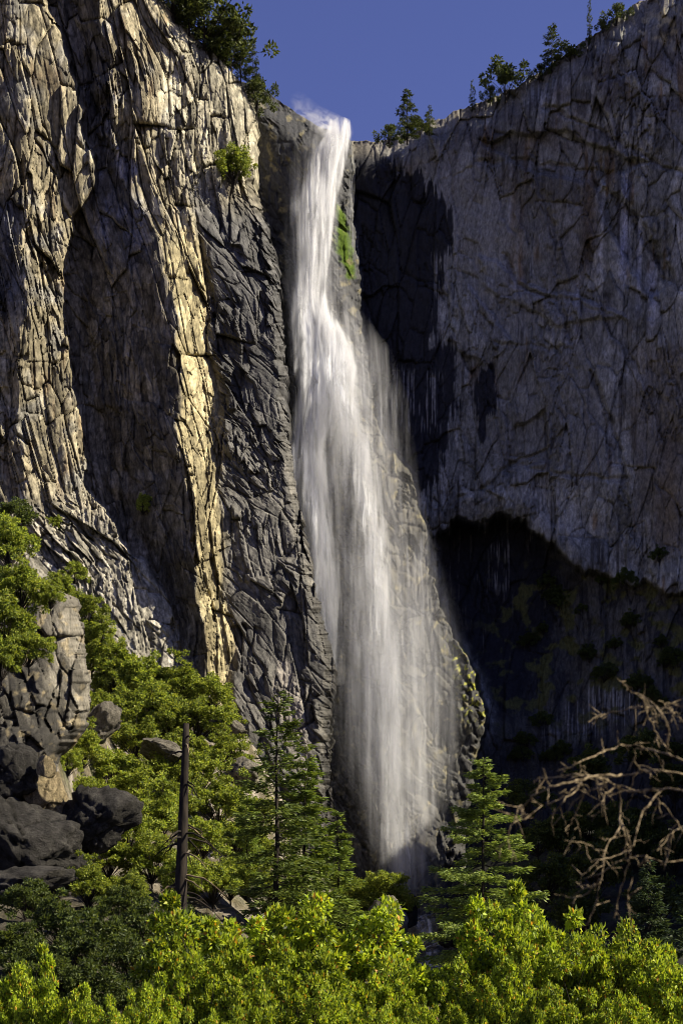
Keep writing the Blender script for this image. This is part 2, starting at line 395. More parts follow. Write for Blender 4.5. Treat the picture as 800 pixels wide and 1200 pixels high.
    for k in range(1, nb+1):
        e = V[-1].copy(); t = k/nb
        e[:, 1] += 70*t; e[:, 2] += 1.2*np.sin(k*1.3+e[:, 0]*.2)*t - 2*t; ext.append(e)
    V = np.concatenate([V, np.stack(ext, 0)], 0); C3 = np.concatenate([C3, np.repeat(C3[-1:], nb, 0)], 0); W = np.concatenate([W, np.repeat(W[-1:], nb, 0)], 0)
    nr, nc = V.shape[:2]
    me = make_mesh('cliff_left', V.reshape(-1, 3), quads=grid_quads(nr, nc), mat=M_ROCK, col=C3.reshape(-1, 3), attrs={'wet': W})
    tag(link('cliff_left', me), 'tall sunlit tan granite cliff of vertical buttresses beside the waterfall', 'cliff', kind='structure')
build_left()

R_LV = [-80, 150, 240, 300, 400, 500, 560, 610, 680, 740, 790, 830, 880, 950, 1060, 1160]
R_RIM = ([280, 300, 320, 350, 375, 400, 412, 445, 470, 490, 520, 560, 600, 640, 680, 710, 740, 770, 860, 1040],
         [96, 98, 113, 134, 149, 158, 165, 165, 160, 150, 135, 120, 102, 80, 52, 28, 8, -8, -60, -80])
BE = [412, 412, 409, 416, 424, 442, 480, 494, 506, 526, 556, 566, 556, 545, 540, 540]     # right edge of the rib the water falls down
def rib_edge(py): return np.interp(py, R_LV, BE)
R_K = [
 ([270]*16, [394]*16),
 ([345, 345, 345, 345, 345, 350, 355, 360, 370, 380, 390, 390, 390, 390, 390, 390], [393, 392, 390, 390, 389, 388, 387, 385, 384, 382, 380, 378, 377, 375, 372, 370]),
 ([390, 390, 385, 388, 395, 410, 425, 430, 440, 450, 460, 470, 470, 470, 470, 470], [390, 389, 387, 386, 385, 383, 381, 380, 378, 376, 374, 373, 372, 371, 368, 366]),
 (BE, [391, 391, 390, 389, 388, 386, 384, 383, 381, 379, 377, 376, 377, 376, 372, 370]),
 ([x+5 for x in BE], [416, 419, 421, 421, 419, 416, 413, 415, 414, 411, 406, 402, 398, 391, 382, 376]),
 ([x+60 if x > 520 else 540 for x in BE], [416, 416, 417, 417, 415, 413, 411, 413, 413, 411, 406, 402, 397, 391, 384, 378]),
 ([860]*16, [388]*16),
 ([1040]*16, [366]*16),
]
ARCH = ([480, 505, 520, 545, 580, 610, 640, 680, 720, 800, 1040], [650, 628, 614, 605, 602, 606, 632, 662, 676, 692, 700])
STAIN = [(413, 168), (442, 172), (470, 195), (498, 208), (520, 240), (538, 285), (520, 318), (512, 398), (540, 405), (534, 470), (520, 540), (503, 585), (478, 575), (452, 540), (430, 420), (414, 300)]
STAIN2 = [(562, 432), (574, 425), (584, 440), (578, 480), (570, 520), (556, 510), (553, 460)]
MOSS = [(394, 236), (402, 244), (410, 268), (416, 292), (416, 322), (404, 326), (394, 300), (388, 284), (390, 260)]
def rear_depth(px, py):
    a = px*.195; b = -py*.195
    wx = px + 7*fbm(px/50, py/50, 301, 4) + 3*fbm(px/10, py/13, 302, 3); wy = py + 9*fbm(px/45, py/45, 303, 3)
    d, KX = loft(wx, wy, R_LV, R_K)
    edge = KX[3]
    wall = sstep(0, 8, wx-edge)
    archy = np.interp(wx, *ARCH) + 9*fbm(px/16, py/60, 305, 4)
    cave = sstep(0, 10, wy-archy)*sstep(-4, 14, wx-edge-6)
    under = cave*np.clip(1-(wy-archy)/260, 0, 1)*(.35+.65*sstep(720, 640, wx))
    d = d + 11*under
    d = d - 3.0*np.exp(-((wy-archy+14)/26)**2)*wall*sstep(760, 650, wx)        # the lip over the hollow stands proud
    return d, KX, wx, wy, wall, cave, archy, edge, a, b
def build_rear():
    nu, nv = 520, 860
    pxs = np.concatenate([np.linspace(280, 830, 480), np.linspace(832, 1030, 40)])
    U, Vv = np.meshgrid(pxs, np.linspace(0, 1, nv)); px = U.ravel(); v = Vv.ravel()
    pb = 1150
    rim = np.interp(px, *R_RIM) + 5*fbm(px/17, px*0, 310, 4)*sstep(412, 470, px) + 1.5*fbm(px/8, px*0, 311, 3) + 4*facet(px/21, px*0+.5, 312)[0]*sstep(440, 480, px)
    py = pb + (rim-pb)*v
    d, KX, wx, wy, wall, cave, archy, edge, a, b = rear_depth(px, py)
    ra, qa1, qa2, qa3, fa1, fa2 = rock_relief(a, b, .65, 400, .45, .7, .8, 2.6); rb, qb1, qb2, qb3, fb1, fb2 = rock_relief(a, b, .1, 450, .5, .7, .8, 2.2)
    wm = sstep(-.15, .15, fbm(px/40, py/55, 78, 3)); rr = ra*wm+rb*(1-wm); q2 = qa2*wm+qb2*(1-wm); f2 = fa2*wm+fb2*(1-wm)      # the rib
    rw, t1, t2, t3, e1, e2 = rock_relief(a, b, -.08, 500, .55, .42, .42, 2.3)      # the wall
    topw = sstep(260, 170, py + .35*(px-600))*wall
    smoothw = sstep(0, 20, poly_sdf(wx, wy, [(430, 165), (500, 140), (560, 190), (620, 280), (720, 320), (740, 360), (640, 350), (560, 360), (520, 300), (480, 215)]))
    rel = rr*(1-wall)*(.75+.25*sstep(330, 420, py)) + rw*wall*(1-.5*smooth01(smoothw))*(1+.5*topw)
    fl = sstep(330, 250, py)*sstep(360, 340, px); rel = rel*(1-.35*fl)
    cr = 0
    for ln in ([(620, 175), (640, 230), (652, 300), (655, 345)], [(640, 130), (700, 150), (770, 190), (800, 200)], [(560, 190), (600, 188), (650, 196), (720, 200)],
               [(600, 330), (650, 345), (690, 362), (735, 372)], [(690, 440), (712, 480), (726, 540), (738, 590)], [(575, 400), (610, 410), (655, 402)],
               [(590, 300), (610, 330), (655, 350), (665, 400)], [(730, 230), (760, 280), (775, 330)], [(700, 190), (730, 240), (770, 310)], [(600, 548), (660, 556), (735, 560)],
               [(560, 570), (640, 520), (665, 500)], [(650, 500), (635, 560)], [(530, 590), (570, 560), (600, 545)]):
        cr = cr + (.5+.9*hsh(int(ln[0][0]), int(ln[0][1]), 4))*np.exp(-(line_d(wx+2*fbm(px/6, py/6, 320, 2), wy, ln)/2.6)**2)
    Y = d + rel + cr + 7*sstep(.955, 1, v)**2
    # overlapping slabs and hanging blocks under the smooth wall
    for poly, dd in (([(655, 515), (672, 505), (660, 555), (645, 565)], -1.6), ([(600, 500), (640, 480), (640, 540), (590, 560)], 2.0), ([(560, 165), (640, 150), (760, 190), (700, 215), (610, 200)], 2.4),
                     ([(690, 200), (740, 240), (790, 330), (760, 350), (720, 280)], 2.2), ([(560, 300), (650, 340), (740, 370), (650, 378), (570, 340)], -1.2), ([(545, 330), (600, 400), (570, 430), (525, 400)], -1.4)):
        Y = Y + dd*sstep(-2, 3, poly_sdf(wx, wy, poly))
    n2 = lambda s, fx, fy, o=4: fbm(px/fx, py/fy, s, o)
    c = np.tile(np.array([[.195, .195, .18]]), (len(px), 1))
    c = mixc(c, (.28, .28, .26), sstep(0, .5, n2(330, 60, 60)))
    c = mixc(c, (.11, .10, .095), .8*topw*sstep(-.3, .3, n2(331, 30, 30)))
    streak = n2(332, 5, 120, 4)
    c = mixc(c, (.32, .315, .30), .6*sstep(.25, .55, streak)*sstep(-.2, .3, n2(333, 60, 70)))
    c = mixc(c, (.055, .05, .045), .85*sstep(.15, .45, -n2(334, 7, 140, 4))*sstep(-.2, .3, n2(335, 70, 80)))
    c = mixc(c, (.13, .085, .04), .8*sstep(.25, .6, n2(336, 12, 130, 4))*sstep(-.1, .3, n2(337, 80, 60)))
    for x0, y0, y1, w, col in ((602, 215, 330, 4, (.12, .075, .03)), (611, 230, 345, 3, (.11, .07, .035)), (598, 200, 270, 2, (.36, .36, .36)), (705, 245, 310, 2.2, (.42, .42, .41)), (690, 210, 310, 9, (.12, .085, .05)),
                               (733, 210, 330, 5, (.30, .31, .36)), (765, 310, 380, 5, (.33, .34, .38)), (676, 330, 400, 3, (.30, .30, .32)), (665, 380, 420, 2.5, (.33, .33, .34)), (750, 250, 360, 3, (.34, .35, .38)), (785, 500, 640, 14, (.15, .12, .08))):
        m = np.exp(-((px + 1.5*n2(340, 20, 20, 2) + (py-y0)*.03 - x0)/w)**2)*sstep(y0-15, y0+12, py)*sstep(y1+25, y1-20, py)
        c = mixc(c, col, m)
    c = c*(.74+.52*t2)[:, None]*(.72+.56*t1)[:, None]*(1-.3*np.exp(-e2*14))[:, None]*(1-.45*np.exp(-e1*22))[:, None]*(.86+.28*t3)[:, None]  # darkening along the joints imitates occlusion in the cracks
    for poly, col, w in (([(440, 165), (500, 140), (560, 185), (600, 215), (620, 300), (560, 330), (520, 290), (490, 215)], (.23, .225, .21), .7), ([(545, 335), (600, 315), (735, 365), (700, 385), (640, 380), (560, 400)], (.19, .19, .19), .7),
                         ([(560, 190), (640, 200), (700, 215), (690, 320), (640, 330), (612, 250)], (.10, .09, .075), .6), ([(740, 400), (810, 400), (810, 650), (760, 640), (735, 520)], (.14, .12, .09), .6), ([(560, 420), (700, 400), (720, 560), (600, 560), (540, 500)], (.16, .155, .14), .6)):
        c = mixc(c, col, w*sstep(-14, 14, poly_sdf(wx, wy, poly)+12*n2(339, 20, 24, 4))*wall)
    # the rib: wet dark rock, browner lower down, shadow painted along its lower right edge
    ribc = np.tile(np.array([[.034, .034, .034]]), (len(px), 1))
    ribc = mixc(ribc, (.055, .05, .037), sstep(320, 430, py)); ribc = mixc(ribc, (.03, .029, .026), sstep(-60, -20, wx-edge)*sstep(650, 740, py)); ribc = mixc(ribc, (.028, .028, .028), sstep(-26, -8, wx-edge)*sstep(500, 440, py))
    ribc = ribc*(.6+.8*q2)[:, None]*(1-.4*np.exp(-f2*12))[:, None]
    mossm = sstep(-1, 4, poly_sdf(wx, wy, MOSS)+2.5*n2(345, 8, 8))
    ribc = mixc(ribc, (.06, .10, .006), .97*mossm)
    ribc = mixc(ribc, (.20, .17, .08), .6*sstep(.2, .6, n2(346, 12, 12)))
    c = c + (ribc-c)*(1-wall)[:, None]
    # black seep stains with ragged, streaked edges; the hollow's shade is blackened in too
    jag = 13*n2(350, 4.5, 90, 4) + 9*n2(351, 22, 30, 4)
    st = np.maximum(sstep(-1, 3, poly_sdf(px, py, STAIN)+jag), sstep(-1, 2, poly_sdf(px, py, STAIN2)+.6*jag))*wall
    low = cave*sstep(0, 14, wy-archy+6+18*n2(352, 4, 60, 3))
    inner = sstep(-25, 25, poly_sdf(wx, wy, [(495, 610), (540, 596), (610, 598), (655, 640), (668, 720), (650, 800), (600, 840), (540, 800), (510, 720)])+26*n2(358, 18, 30, 4))
    inner = np.maximum(inner, .72*sstep(.0, .3, n2(359, 9, 60, 4))*sstep(640, 700, py))
    st = np.maximum(st, low*inner*(1-.85*sstep(.48, .62, n2(353, 3.5, 55, 3)+.25*n2(354, 40, 40))))
    c = mixc(c, (.06, .057, .05), low*.85)  # shade below the arch painted into the rock
    c = mixc(c, (.012, .012, .016), st*.97)
    comb = sstep(.08, .3, n2(360, 2.2, 70, 3))
    for poly in ([(508, 300), (560, 305), (556, 410), (512, 404)], [(452, 430), (515, 440), (512, 505), (462, 498)], [(690, 800), (745, 800), (745, 850), (630, 880), (640, 850)], [(575, 640), (595, 640), (592, 690), (578, 690)], [(600, 545), (680, 560), (690, 620), (640, 625), (600, 590)]):
        c = mixc(c, (.27, .265, .25), .8*comb*wall*sstep(-8, 6, poly_sdf(px, py, poly)+4*n2(361, 12, 20, 3)))
    mossy = low*sstep(540, 600, px)*sstep(640, 690, py)*sstep(.12, .32, n2(355, 26, 22, 5))*sstep(900, 820, py)
    c = mixc(c, (.085, .085, .022), mossy*.85)
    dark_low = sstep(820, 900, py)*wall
    c = mixc(c, (.022, .022, .024), dark_low*.75)  # shade at the foot of the wall painted near black
    lichen = (1-wall)*sstep(-40, -5, wx-edge)*sstep(740, 780, py)*sstep(860, 820, py)*sstep(.15, .35, n2(356, 6, 6, 3))
    c = mixc(c, (.30, .30, .03), lichen)
    sunlit_patch = sstep(6, 12, poly_sdf(wx, wy, [(735, 0), (800, -10), (800, 60), (765, 45), (742, 40)])+10)*sstep(-.1, .3, n2(357, 12, 14))
    c = mixc(c, (.36, .31, .18), sunlit_patch*.8)  # warm sunlight on the top right facets painted into the rock
    rimc = sstep(.975, .992, v)*wall
    c = mixc(c, (.19, .17, .13), rimc*.6)
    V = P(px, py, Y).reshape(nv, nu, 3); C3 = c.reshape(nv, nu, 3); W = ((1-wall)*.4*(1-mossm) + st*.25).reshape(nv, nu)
    nb = 12; ext = []
    for k in range(1, nb+1):
        e = V[-1].copy(); t = k/nb
        e[:, 1] += 120*t*t+6*t; e[:, 2] += np.where(e[:, 0] > 20, 1, .1)*(1.0*np.sin(k*1.3+e[:, 0]*.2)*t) - 1.5*t; ext.append(e)
    V = np.concatenate([V, np.stack(ext, 0)], 0); C3 = np.concatenate([C3, np.repeat(C3[-1:], nb, 0)], 0); W = np.concatenate([W, np.repeat(W[-1:], nb, 0)], 0)
    ext = []
    for k in range(1, 9):
        e = V[:, -1].copy(); e[:, 1] += 12*k; e[:, 0] += 2*math.sin(k); ext.append(e)
    V = np.concatenate([V, np.stack(ext, 1)], 1); C3 = np.concatenate([C3, np.repeat(C3[:, -1:], 8, 1)], 1); W = np.concatenate([W, np.repeat(W[:, -1:], 8, 1)], 1)
    nr, nc = V.shape[:2]
    me = make_mesh('cliff_right', V.reshape(-1, 3), quads=grid_quads(nr, nc), mat=M_ROCK, col=C3.reshape(-1, 3), attrs={'wet': W})
    tag(link('cliff_right', me), 'shaded grey granite wall streaked black behind and right of the waterfall', 'cliff', kind='structure')
def smooth01(x): return np.clip(x, 0, 1)
build_rear()
#@@REST
# ------------------------------------------------------------------ the waterfall
def rib_y(px, py):
    """smoothed distance of the rock behind the water"""
    px = np.asarray(px, float); py = np.asarray(py, float)
    return loft(px, py, R_LV, R_K)[0]
def water_sheet(parent, name, pts, off, seed, nu=40, soft=1.2, fold=1.0, lean=0.0):
    pts = np.array(pts, float)
    py0, py1 = pts[0, 1], pts[-1, 1]
    nv = max(40, int((py1-py0)*.9))
    rows = np.linspace(py0, py1, nv)
    def ev(k):
        y = np.interp(rows, pts[:, 1], pts[:, k]); w = 9
        p = np.pad(y, w, mode='edge'); return np.convolve(p, np.ones(2*w+1)/(2*w+1), 'valid')
    cx, hw, dn = ev(0), ev(2), ev(3)
    yb = np.minimum(rib_y(cx, rows), rib_y(cx-hw*.6, rows)); yb = np.minimum(yb, rib_y(np.minimum(cx+hw*.5, rib_edge(rows)-4), rows))
    yb = np.convolve(np.pad(yb, 20, mode='edge'), np.ones(41)/41, 'valid')
    U, Rw = np.meshgrid(np.linspace(-1, 1, nu), rows)
    CX = np.repeat(cx[:, None], nu, 1); HW = np.repeat(hw[:, None], nu, 1); YB = np.repeat(yb[:, None], nu, 1); DN = np.repeat(dn[:, None], nu, 1)
    s = U*HW*.195; v = (Rw-py0)*.195
    wob = 2.2*pn(Rw/90+seed*3.1, U*1.1+seed*5, 800) + 1.3*pn(Rw/26, U*2.5+seed*3, 801)
    px = CX + U*HW + wob
    xs_ = (CX+U*HW)*.195; f = .9*pn(xs_/.95+seed*7, v/26, 810) + 1.6*pn(xs_/2.6+seed*5, v/40, 811)
    Y = YB - off + fold*f + lean*s - 1.2*np.sqrt(np.clip(1-U*U, 0, 1))
    fade = sstep(0, 10, Rw-py0)*sstep(0, 26, py1-Rw)
    env = DN*np.clip(1-np.abs(U)**1.6, 0, 1)**soft*fade
    uv = np.stack([(px-400)*.195 + seed*13.7, v], -1).reshape(-1, 2)
    me = make_mesh(name, P(px.ravel(), Rw.ravel(), Y.ravel()), quads=grid_quads(nv, nu), mat=M_WATER, uv=uv,
                   attrs={'flow_density': env, 'flow_seed': np.full(env.size, seed*1.7)}, smooth=True)
    return link(name, me, parent)
def build_fall():
    root = empty('waterfall', (0, 0, 0), 'tall white waterfall veiling the dark rock rib between the cliffs', 'waterfall')
    core = [(398, 154, 10, 1.10), (392, 172, 15, 2.89), (381, 200, 19, 3.06), (371, 235, 20, 3.23), (370, 265, 18, 3.23), (374, 300, 15, 2.72), (366, 330, 15, 2.55), (362, 350, 15, 3.23),
            (367, 385, 19, 3.74), (376, 415, 22, 3.91), (380, 440, 22, 3.40), (374, 470, 18, 1.10), (364, 500, 16, 0.85), (360, 530, 16, 1.02), (364, 570, 16, 1.02), (374, 620, 14, 0.77), (380, 680, 14, 0.68), (386, 740, 14, 0.42), (392, 800, 14, 0.21)]
    core = [(x, y, w*1.3, d*(.35 if y < 440 else 1.0)) for x, y, w, d in core]
    for i, (dx, sc, o) in enumerate(((-2, 1.2, 5.0),)):
        water_sheet(root, 'water_curtain', [(p[0]+dx, p[1], p[2]*sc, p[3]) for p in core], o, 1.3+i, 44, lean=.95)
    mid = [(388, 360, 12, 0.00), (392, 390, 18, 0.63), (398, 430, 18, 2.85), (400, 455, 15, 2.55), (412, 490, 14, 0.63), (420, 520, 14, 0.63), (427, 560, 13, 0.84), (434, 600, 12, 0.98), (441, 640, 12, 0.84), (446, 690, 15, 0.63),
           (450, 740, 17, 0.56), (452, 800, 20, 0.56), (455, 870, 20, 0.56), (462, 950, 18, 0.49), (472, 1040, 14, 0.35)]
    for i, (dx, sc, o) in enumerate(((-3, 1.2, 4.6),)):
        water_sheet(root, 'water_curtain', [(p[0]+dx, p[1], p[2]*sc, p[3]*.9) for p in mid], o, 5.3+i, 36, lean=.9)
    veil = [(384, 158, 22, 0.17), (372, 200, 26, 0.21), (366, 250, 28, 0.19), (366, 300, 30, 0.19), (374, 350, 36, 0.19), (388, 400, 50, 0.23), (400, 450, 58, 0.23), (404, 500, 64, 0.21), (412, 560, 66, 0.19), (424, 620, 66, 0.17),
            (436, 680, 66, 0.16), (444, 740, 66, 0.16), (452, 800, 64, 0.19), (458, 860, 60, 0.21), (464, 920, 52, 0.21), (470, 980, 42, 0.19), (476, 1045, 30, 0.15)]
    for i, (dx, sc, o) in enumerate(((-4, .85, 4.6), (6, .9, 7.0))):
        water_sheet(root, 'water_veil', [(p[0]+dx, p[1], p[2]*sc, p[3]) for p in veil], o, 9.1+i*1.7, 64, soft=.9, lean=.45)
    left = [(352, 190, 12, 0.12), (350, 250, 14, 0.21), (346, 320, 12, 0.18), (346, 420, 14, 0.15), (352, 500, 16, 0.27), (358, 560, 16, 0.36), (366, 620, 15, 0.36), (378, 700, 15, 0.33), (390, 770, 16, 0.21), (398, 850, 16, 0.18), (404, 930, 14, 0.09)]
    water_sheet(root, 'water_veil', left, 3.0, 19.2, 36)
    lowc = [(428, 640, 10, 0.06), (424, 700, 18, 0.30), (424, 780, 18, 0.45), (428, 860, 18, 0.42), (440, 940, 16, 0.24), (452, 1020, 14, 0.12)]
    water_sheet(root, 'water_curtain', lowc, 5.8, 21.3, 30)
    lowr = [(470, 700, 14, 0.06), (474, 780, 20, 0.30), (478, 860, 22, 0.48), (478, 940, 22, 0.48), (480, 1000, 18, 0.42), (480, 1045, 14, 0.30)]
    water_sheet(root, 'water_curtain', lowr, 5.2, 23.9, 30)
    side = [(430, 400, 14, 0.06), (440, 440, 22, 0.24), (446, 490, 24, 0.27), (455, 540, 22, 0.21), (470, 600, 20, 0.12)]
    water_sheet(root, 'water_veil', side, 4.0, 27.1, 36)
    spill = [(500, 612, 6, 0.12), (495, 650, 13, 0.36), (494, 700, 22, 0.27), (502, 760, 32, 0.21), (506, 830, 36, 0.18), (502, 900, 34, 0.15), (496, 980, 26, 0.09)]
    water_sheet(root, 'water_veil', spill, 6.0, 31.1, 44)
    drip = [(407, 163, 5, .3), (408, 185, 5, .5), (408, 200, 4, .2)]
    water_sheet(root, 'trickle', drip, 2.0, 35.0, 12, fold=.4)
    water_sheet(root, 'trickle', [(413, 205, 3, .3), (411, 235, 4, .7), (409, 262, 3, .5), (412, 300, 5, .4), (417, 345, 6, .1)], 2.2, 36.0, 12, fold=.4)
    return root
FALL = build_fall()

def spray_volume(parent, name, lv, noise_scale, dmax, step, lo=.42, hi=.66, floor=.05, aniso=.1):
    """a column of airborne spray; lv = (py, centre px, half width px, density, metres in front of the rock, half depth)"""
    lv = np.array(lv, float); n = len(lv)
    Yc = np.array([float(rib_y(c, p)) for p, c in zip(lv[:, 0], lv[:, 1])]); Yc = np.convolve(np.pad(Yc, 2, mode='edge'), np.ones(5)/5, 'valid') - lv[:, 4]
    X = (lv[:, 1]-400)*K*Yc; Z = EYE+(1200-lv[:, 0])*K*Yc; HW = lv[:, 2]*K*Yc; DP = lv[:, 5]
    ns = 20; V = []; q = []
    for i in range(n):
        for k in range(ns):
            a = 2*math.pi*k/ns; V.append((X[i]+HW[i]*math.cos(a)*1.05, Yc[i]+DP[i]*math.sin(a)*1.05, Z[i]))
    for i in range(n-1):
        for k in range(ns): q.append((i*ns+k, i*ns+(k+1) % ns, (i+1)*ns+(k+1) % ns, (i+1)*ns+k))
    V.append((X[0], Yc[0], Z[0]+1)); V.append((X[-1], Yc[-1], Z[-1]-1)); c0, c1 = len(V)-2, len(V)-1
    tr = [(c0, (k+1) % ns, k) for k in range(ns)] + [(c1, (n-1)*ns+k, (n-1)*ns+(k+1) % ns) for k in range(ns)]
    m, nt, nd, l, b = new_mat(name+'_drops'); nd.remove(b)
    pv = nd.new('ShaderNodeVolumePrincipled'); pv.inputs['Color'].default_value = (.97, .97, .975, 1); pv.inputs['Anisotropy'].default_value = aniso
    tc = nd.new('ShaderNodeTexCoord'); sx = nd.new('ShaderNodeSeparateXYZ'); l.new(tc.outputs['Object'], sx.inputs[0])
    def mth(op, a, b_=0.0, c_=None):
        t = nd.new('ShaderNodeMath'); t.operation = op
        for k, x in enumerate((a, b_, c_)):
            if x is None: continue
            if isinstance(x, (int, float)): t.inputs[k].default_value = x
            else: l.new(x, t.inputs[k])
        return t.outputs[0]
    z0, z1 = Z.min(), Z.max(); zn = mth('DIVIDE', mth('SUBTRACT', sx.outputs[2], float(z0)), float(z1-z0))
    def curve(vals):
        v0, v1 = float(vals.min()), float(vals.max()); d = max(v1-v0, 1e-6)
        fc = nd.new('ShaderNodeFloatCurve'); cu = fc.mapping.curves[0]; o = np.argsort(Z)
        pts = [((Z[k]-z0)/(z1-z0), (vals[k]-v0)/d) for k in o]
        cu.points[0].location = pts[0]; cu.points[1].location = pts[-1]
        for p in pts[1:-1]: cu.points.new(*p)
        for p in cu.points: p.handle_type = 'VECTOR'
        fc.mapping.update(); l.new(zn, fc.inputs['Value'])
        return mth('MULTIPLY_ADD', fc.outputs[0], d, v0)
    cx, cy, hw, dp, dn = curve(X), curve(Yc), curve(HW), curve(DP), curve(lv[:, 3])
    dx = mth('DIVIDE', mth('SUBTRACT', sx.outputs[0], cx), hw); dy = mth('DIVIDE', mth('SUBTRACT', sx.outputs[1], cy), dp)
    r2 = mth('ADD', mth('MULTIPLY', dx, dx), mth('MULTIPLY', dy, dy)); fall = mth('MAXIMUM', mth('SUBTRACT', 1.0, r2), 0.0)
    def noise(sc, det, dist, off):
        cb = nd.new('ShaderNodeCombineXYZ'); l.new(mth('MULTIPLY', mth('SUBTRACT', sx.outputs[0], mth('MULTIPLY', cx, .25)), sc[0]), cb.inputs[0])
        l.new(mth('MULTIPLY', sx.outputs[1], sc[1]), cb.inputs[1]); l.new(mth('MULTIPLY_ADD', sx.outputs[2], sc[2], off), cb.inputs[2])
        t = nd.new('ShaderNodeTexNoise'); t.inputs['Scale'].default_value = 1; t.inputs['Detail'].default_value = det; t.inputs['Roughness'].default_value = .6; t.inputs['Distortion'].default_value = dist
        l.new(cb.outputs[0], t.inputs['Vector']); return t.outputs['Fac']
    r = nd.new('ShaderNodeMapRange'); r.interpolation_type = 'SMOOTHSTEP'; r.inputs[1].default_value = lo; r.inputs[2].default_value = hi; r.inputs[3].default_value = floor; r.inputs[4].default_value = 1
    l.new(noise(noise_scale, 4, .8, 3.7), r.inputs[0])
    l.new(mth('MULTIPLY', mth('MULTIPLY', mth('MULTIPLY', r.outputs[0], fall), dn), dmax), pv.inputs['Density'])
    l.new(pv.outputs[0], nd['Material Output'].inputs['Volume'])
    try: m.cycles.volume_step_rate = step
    except Exception as ex: print('step', ex)
    me = make_mesh(name, np.array(V), quads=q, tris=tr, mat=m)
    bm = bmesh.new(); bm.from_mesh(me); bmesh.ops.recalc_face_normals(bm, faces=bm.faces); bm.to_mesh(me); bm.free()
    return link(name, me, parent)
def build_spray(root):
    core = [(142, 398, 14, .5, 1, 2.0), (156, 398, 17, 1.3, 2, 2.6), (176, 389, 20, 1.4, 3, 3), (205, 380, 23, 1.4, 3, 3), (240, 371, 23, 1.5, 3.4, 3), (275, 369, 21, 1.4, 3.4, 3), (305, 369, 18, .8, 3.4, 2.8), (335, 363, 19, 1.1, 3.6, 2.8), (360, 364, 24, 1.8, 3.8, 3),
            (395, 374, 32, 3.6, 4, 3.4), (430, 383, 36, 3.2, 4, 3.4), (455, 382, 34, 1.0, 4, 3.2), (490, 370, 28, .55, 4, 3), (530, 362, 25, .6, 4, 3), (580, 365, 22, .6, 4, 3), (640, 376, 20, .45, 4, 3), (720, 385, 18, .25, 4, 3), (800, 392, 14, .05, 4, 3)]
    spray_volume(root, 'spray_column', core, (.6, .5, .065), 2.7, .14, .465, .60, .01)
    second = [(380, 394, 12, .05, 3, 2.5), (420, 400, 20, 1.1, 4, 2.8), (455, 403, 20, 1.0, 4, 2.8), (490, 413, 18, .6, 4, 2.8), (530, 424, 18, .55, 4, 2.8), (580, 432, 17, .7, 4, 2.8), (640, 442, 17, .65, 4, 2.8), (700, 447, 18, .45, 4, 2.8), (780, 452, 22, .4, 5, 3), (860, 455, 24, .4, 5, 3), (950, 462, 22, .35, 5, 3), (1040, 474, 16, .2, 5, 3)]
    spray_volume(root, 'spray_column', second, (.6, .6, .06), 1.0, .14, .44, .63, .01)
    veil = [(165, 374, 30, .35, 3, 3.5), (220, 364, 36, .42, 3.5, 3.8), (300, 364, 38, .36, 4, 4), (360, 376, 46, .4, 4, 4.5), (410, 396, 64, .55, 5, 5), (470, 408, 72, .52, 5, 5), (540, 414, 76, .42, 5, 5), (620, 426, 80, .34, 6, 5.5), (700, 442, 88, .32, 6, 6), (780, 458, 92, .34, 6, 6.5), (860, 466, 80, .36, 7, 7), (940, 472, 62, .36, 7, 7), (1010, 478, 46, .34, 7, 6), (1048, 480, 30, .14, 7, 4)]
    spray_volume(root, 'spray_veil', veil, (.55, .5, .035), .36, .14, .47, .66, .02)
    lip = [(112, 350, 10, .02, -1, 2), (128, 358, 22, .12, -1, 3), (140, 376, 30, .35, -1, 3), (152, 390, 24, .8, 0, 3), (166, 394, 16, .5, 1, 2.5)]
    spray_volume(root, 'spray_plume', lip, (.4, .4, .5), .8, .25, .42, .66, .02)
build_spray(FALL)

